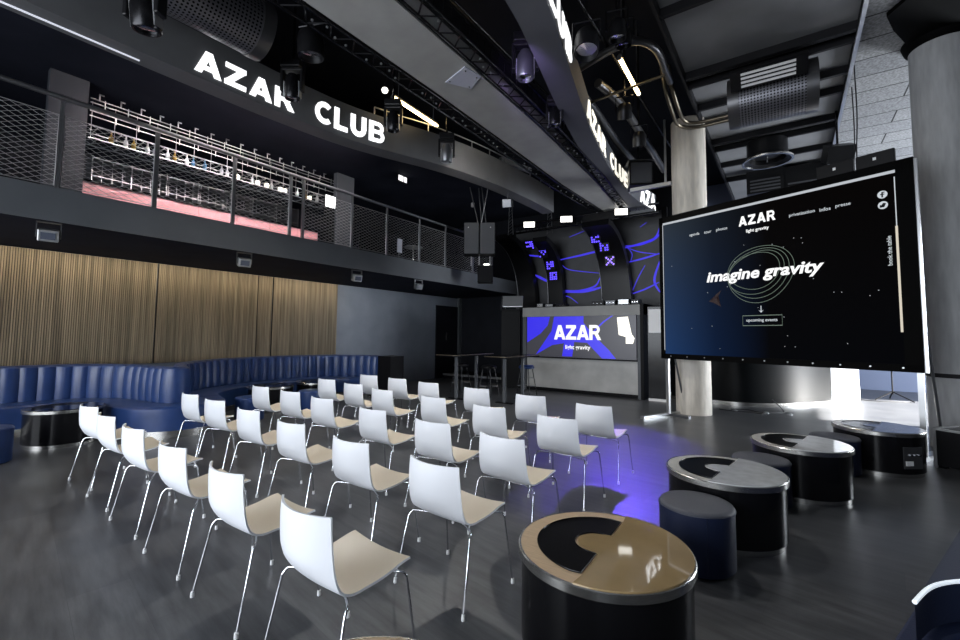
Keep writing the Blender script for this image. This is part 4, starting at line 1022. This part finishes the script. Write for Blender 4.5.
moving_head((-5.13,1.45,4.74),.5,.15,'black stage light with silver trim at the very top left, beside the punched drum')
moving_head((-5.82,3.44,5.13),.6,.1,'black stage light hanging in front of the letter R of the left sign',.85)
moving_head((-5.42,5.05,5.17),.6,.1,'black stage light hanging at the end of the left CLUB lettering',.8)
moving_head((-5.12,6.12,4.92),.7,.1,'black stage light below the far end of the warm tube light',.8,'rail')
moving_head((-2.74,4.86,5.10),.5,.0,'black stage light shining violet between straight soffit and curved soffit, nearer one',.9,'rail')
moving_head((-2.84,5.95,4.90),.5,.0,'black stage light between straight soffit and curved soffit, farther one',.68)
def par_can(loc, rz, tilt, label, r=.13, L_=.30, lens='chrome'):
    t = thing('par_spotlight',label,'stage light',loc,rz,'par cans under the ceiling')
    h = MB().lathe([(0,L_*.5),(r*.6,L_*.5),(r*.85,L_*.38),(r,L_*.1),(r,-L_*.5),(r*.93,-L_*.5),(r*.9,-L_*.35)],n=28).build('can','case_black',t,smooth=40); h.rotation_euler = (tilt,0,0)
    MB().lathe([(0,-L_*.40),(r*.9,-L_*.36)],n=24).build('lens',lens,h,smooth=60)
    mb = MB(); mb.tube([(-r-.02,0,0),(-r-.02,0,.26),(r+.02,0,.26),(r+.02,0,0)],.012,6); mb.build('yoke','truss',t)
    MB().cyl((0,0,.26),(0,0,(7.2 if loc[0] < -1.35 else 6.15)-loc[2]),.016,8).build('drop_pole','truss',t)
par_can((-5.05,3.22,5.38),.4,.1,'par can with a bright faceted lens above the gap between AZAR and CLUB',.17,.34)
par_can((-1.84,4.72,5.0),.3,-.3,'large dark par can right beside the curved soffit, left of the cluster',.14,.32)
par_can((-1.66,5.28,5.42),.3,.1,'par can with a glittering lens, top of the cluster beside the curved soffit',.11,.24)
par_can((-1.72,5.75,5.62),.3,.2,'dark par can just above the right warm tube light',.11,.24)
par_can((-2.20,7.35,5.42),.3,.5,'par can hanging at the lower end of the right warm tube light',.12,.26)
par_can((-2.15,8.05,5.18),.3,.3,'small par can between the pipes left of the round column',.12,.26)
t = thing('stage_speaker','dark box speaker with a slanting top hanging above the small letters AZA','speaker',(-2.72,10.1,4.95),.5)
MB().prism([(-.26,-.24),(.26,-.24),(.20,.24),(-.20,.24)],0,.55).build('cabinet','case_black',t,bevel=.015); MB().box((0,0,.565),(.56,.50,.02),ry=.0).build('lid','rail',t); MB().cyl((0,0,.57),(0,0,2.24),.02,8).build('drop_pole','truss',t); MB().box((0,-.248,.27),(.44,.012,.46)).build('grille','speaker_grille',t)

def tube_light(a,b,label):
    a = Vector(a); b = Vector(b); t = thing('tube_light',label,'light',a,0,'warm tube lights'); d = b-a
    MB().cyl((0,0,0),d,.032,12).build('tube','tube_warm',t,smooth=60)
    mb = MB(); mb.cyl(d*-.03,(0,0,0),.036,12); mb.cyl(d,d*1.03,.036,12); mb.build('end_cap','rail',t)
    mb = MB(); mb.tube([Vector((0,0,.06)),d+Vector((0,0,.06))],.02,6); mb.tube([d*.1+Vector((0,0,.06)),d*.1+Vector((0,0,7.2-a.z))],.01,6); mb.tube([d*.9+Vector((0,0,.06)),d*.9+Vector((0,0,7.2-a.z))],.01,6); mb.tube([(0,0,0),(0,0,.06)],.012,6); mb.tube([d,d+Vector((0,0,.06))],.012,6); mb.build('holder','rail',t)
    return t
tube_light((-5.78,5.38,5.88),(-5.84,6.66,5.88),'warm glowing tube light above the left fascia, right of CLUB')
tube_light((-2.04,6.60,5.90),(-2.08,7.80,5.90),'warm glowing tube light between the pipes near the round column')
t = thing('small_lamp','tiny warm lamp beside the start of the left tube light','light',(-5.70,5.10,5.86))
MB().lathe([(0,-.05),(.045,-.04),(.06,0),(.045,.03),(0,.04)],n=16).build('bulb','lamp_white',t,smooth=60); MB().cyl((0,0,.03),(0,0,1.34),.01,6).build('cord','truss',t)

# rail with posts on top of the fascia
t = thing('fascia_rail','thin pale rail on short posts along the top of the curved fascia','railing',(-6.0,5.5,5.62))
O = Vector((-6.0,5.5,5.62)); i0 = [i for i,p in enumerate(FA) if p.y >= 5.3]
R_ = [FA[i]-FAn[i]*.12+Vector((0,0,5.62))-O for i in i0]
MB().tube([p+Vector((0,0,.20)) for p in R_],.014,6).build('rail_tube','silver',t,smooth=60)
for q in resample(R_,.55): MB().cyl(q,q+Vector((0,0,.20)),.012,6).build('post','silver',t)
t = thing('batten_box','long pale grey box light fixed to the fascia rail','light',(-5.60,9.45,5.87),math.radians(76))
MB().bx(-.55,.55,-.05,.05,-.02,.10).build('housing','silver',t,bevel=.01); MB().bx(-.53,.53,-.04,.04,-.026,-.02).build('diffuser','paper',t); mb = MB(); [mb.bx(x-.02,x+.02,-.02,.02,.10,1.4) for x in (-.4,.4)]; mb.build('bracket','truss',t)
t = thing('mounted_box','small pale box on a bracket under the end of the curved fascia','box',(-5.46,8.84,4.74),.4)
MB().box((0,0,0),(.22,.30,.20),rx=.3).build('housing','rail',t,bevel=.012); MB().cyl((0,0,.08),(0,0,.262),.015,6).build('bracket','rail',t)

# pipes and ducts
def pipe(pts, r, m, label, cat='pipe'):
    return tag(MB().tube(spline(pts,7),r,12).build('hanging_pipe',m,None,smooth=60),label,cat,'pipes under the ceiling')
pipe([(-1.62,8.05,6.4),(-1.61,8.2,6.1),(-1.60,8.7,5.90),(-1.58,9.15,5.84),(-1.40,9.36,5.82),(-1.0,9.40,5.82),(-.78,9.40,5.82)],.035,'pipe_brass','brass-lit pipe bending above the round column, inner one')
pipe([(-1.74,8.05,6.4),(-1.73,8.25,6.1),(-1.72,8.8,5.88),(-1.70,9.28,5.82),(-1.42,9.52,5.80),(-1.0,9.55,5.80),(-.78,9.55,5.80)],.035,'pipe_brass','brass-lit pipe bending above the round column, outer one')
pipe([(-3.0,6.75,6.0),(-2.5,6.60,6.02),(-2.0,6.48,6.02),(-1.72,6.55,6.02),(-1.56,6.9,6.02),(-1.56,7.5,6.0),(-1.57,7.9,6.0)],.06,'pipe_grey','thick dark pipe bending over the right warm tube light')
pipe([(-2.9,6.9,5.8),(-2.86,7.6,5.8),(-2.95,9.2,5.8),(-3.0,11.4,5.8)],.075,'pipe_grey','thick grey pipe running toward the stage, left of the two')
pipe([(-2.5,6.9,5.8),(-2.4,7.7,5.8),(-2.42,9.2,5.8),(-2.5,11.6,5.8)],.075,'pipe_grey','thick grey pipe running toward the stage, right of the two')
pipe([(-2.9,7.3,5.72),(-2.2,7.22,5.72),(-1.5,7.15,5.72)],.022,'pipe_brass','thin brass crossbar in front of the right warm tube light')
pipe([(-2.1,9.9,4.9),(-2.1,9.9,5.5),(-2.1,9.9,6.3)],.025,'silver','slim pale upright tube just left of the round column')
tag(MB().bx(-2.85,-1.98,9.86,9.94,4.82,4.90).build('crossbar','silver',None),'pale horizontal bar meeting the round column above the screen corner','bar')
t = thing('air_duct','dark louvred ceiling box in the void between the two soffits','duct',(-2.75,3.6,5.72),.35)
MB().box((0,0,.2),(.9,.55,.4)).build('case','case_black',t); mb = MB(); [mb.box((0,-.2+.1*k,-.006),(.78,.05,.02),rx=.4) for k in range(5)]; mb.build('louvre','rail',t); mb = MB(); [mb.cyl((x,0,.4),(x,0,1.25),.012,6) for x in (-.3,.3)]; mb.build('hanger','truss',t)
for k,(x,y0,y1) in enumerate(((-4.9,0,12),(-2.2,2,12.5),(-3.6,2,12))):
    tag(MB().tube([(x,y0,6.1),(x,y1,6.1)],.025,8).build('hanging_pipe','truss',None,smooth=60),'long black lighting pipe %s' % ('over the left fascia','over the pipes by the round column','over the straight grey soffit')[k],'pipe')

# ================================================================== light
def area(name, loc, size, rot, power, col, sy=None, spread=PI):
    l = bpy.data.lights.new(name,'AREA'); l.energy = power; l.color = col; l.shape = 'RECTANGLE' if sy else 'DISK'; l.size = size
    if sy: l.size_y = sy
    l.spread = spread
    o = bpy.data.objects.new(name,l); C.objects.link(o); o.location = loc; o.rotation_euler = rot; return o
def spot(name, loc, tgt, power, col, deg, blend=.4, r=.08):
    l = bpy.data.lights.new(name,'SPOT'); l.energy = power; l.color = col; l.spot_size = math.radians(deg); l.spot_blend = blend; l.shadow_soft_size = r
    o = bpy.data.objects.new(name,l); C.objects.link(o); o.location = loc
    d = Vector(tgt)-Vector(loc); o.rotation_euler = d.to_track_quat('-Z','Y').to_euler(); return o
area('rear_window_daylight',(-5.2,-5.15,2.55),9.6,(PI/2,0,0),900,(.88,.93,1.),4.0)
area('right_window_daylight',(6.95,14.1,1.8),4.8,(0,PI/2,0),1300,(.86,.92,1.),3.2)
spot('soffit_wash',(-4.5,6.5,4.7),(-5.6,7.6,5.35),90,(1,.95,.86),80,.9)  # added fill that brightens the far fascia, no fixture of its own
l = bpy.data.lights.new('sun','SUN'); l.energy = 90; l.angle = .01; l.color = (1,.97,.92)
o = bpy.data.objects.new('sun',l); C.objects.link(o); o.rotation_euler = Vector((-.9,-.22,-.40)).to_track_quat('-Z','Y').to_euler()
area('slat_wall_light',(-9.98,2.7,2.92),.08,(0,math.radians(22),0),40,(1,.84,.60),10.)
area('gallery_bar_light',(-6.86,4.45,5.55),.12,(0,math.radians(70),0),85,(1,.86,.84),3.3,spread=math.radians(100))  # added lamp hidden behind the fascia, brightens bar and rack
for k,(x,y,z,p) in enumerate(((-5.05,3.3,5.1,260),(-1.84,4.8,4.75,130),(-5.1,6.3,4.6,260),(-2.2,8.0,4.9,110))):
    spot('par_beam_%d' % k,(x,y,z),(x+.2,y+.3,0),p*1.25,(1,.98,.95),130,.8,.06)  # added wide overhead fill, placed below the stage fixtures
spot('stage_blue_spot',(-3.6,11.5,4.6),(-2.15,6.2,0),1500,(.16,.10,1.),24,.35)
spot('violet_spot',(-2.5,3.9,4.6),(-2.74,4.95,5.1),60,(.5,.35,1.),50,.6)  # added lamp in mid-air, tints the nearer stage light violet
w = bpy.data.worlds.new('world'); SC.world = w; w.use_nodes = True
w.node_tree.nodes['Background'].inputs[0].default_value = (.75,.85,1,1); w.node_tree.nodes['Background'].inputs[1].default_value = .6

# ================================================================== camera
cam = bpy.data.cameras.new('camera'); co = bpy.data.objects.new('camera',cam); C.objects.link(co)
cam.sensor_width = 36; cam.lens = 437.9/960*36; cam.shift_y = -13.93/960; cam.clip_start = .05; cam.clip_end = 100
Rr = Matrix(((0.816975273690019,0.029953102883906232,0.5758942731150786),(0.5765965886643123,-0.05865365071354456,-0.8149209306421399),(0.00936889106544982,0.9978289236565553,-0.06518943928738836)))
co.matrix_world = Matrix.Translation((0,0,1.573)) @ Rr.to_4x4()
SC.camera = co
vs = SC.view_settings
SC.display_settings.display_device = 'sRGB'
vs.view_transform = 'Standard'; vs.look = 'None'; vs.exposure = .12; vs.gamma = 1.; vs.use_curve_mapping = False
SC.cycles.use_denoising = True; SC.cycles.max_bounces = 8; SC.cycles.sample_clamp_indirect = 6.
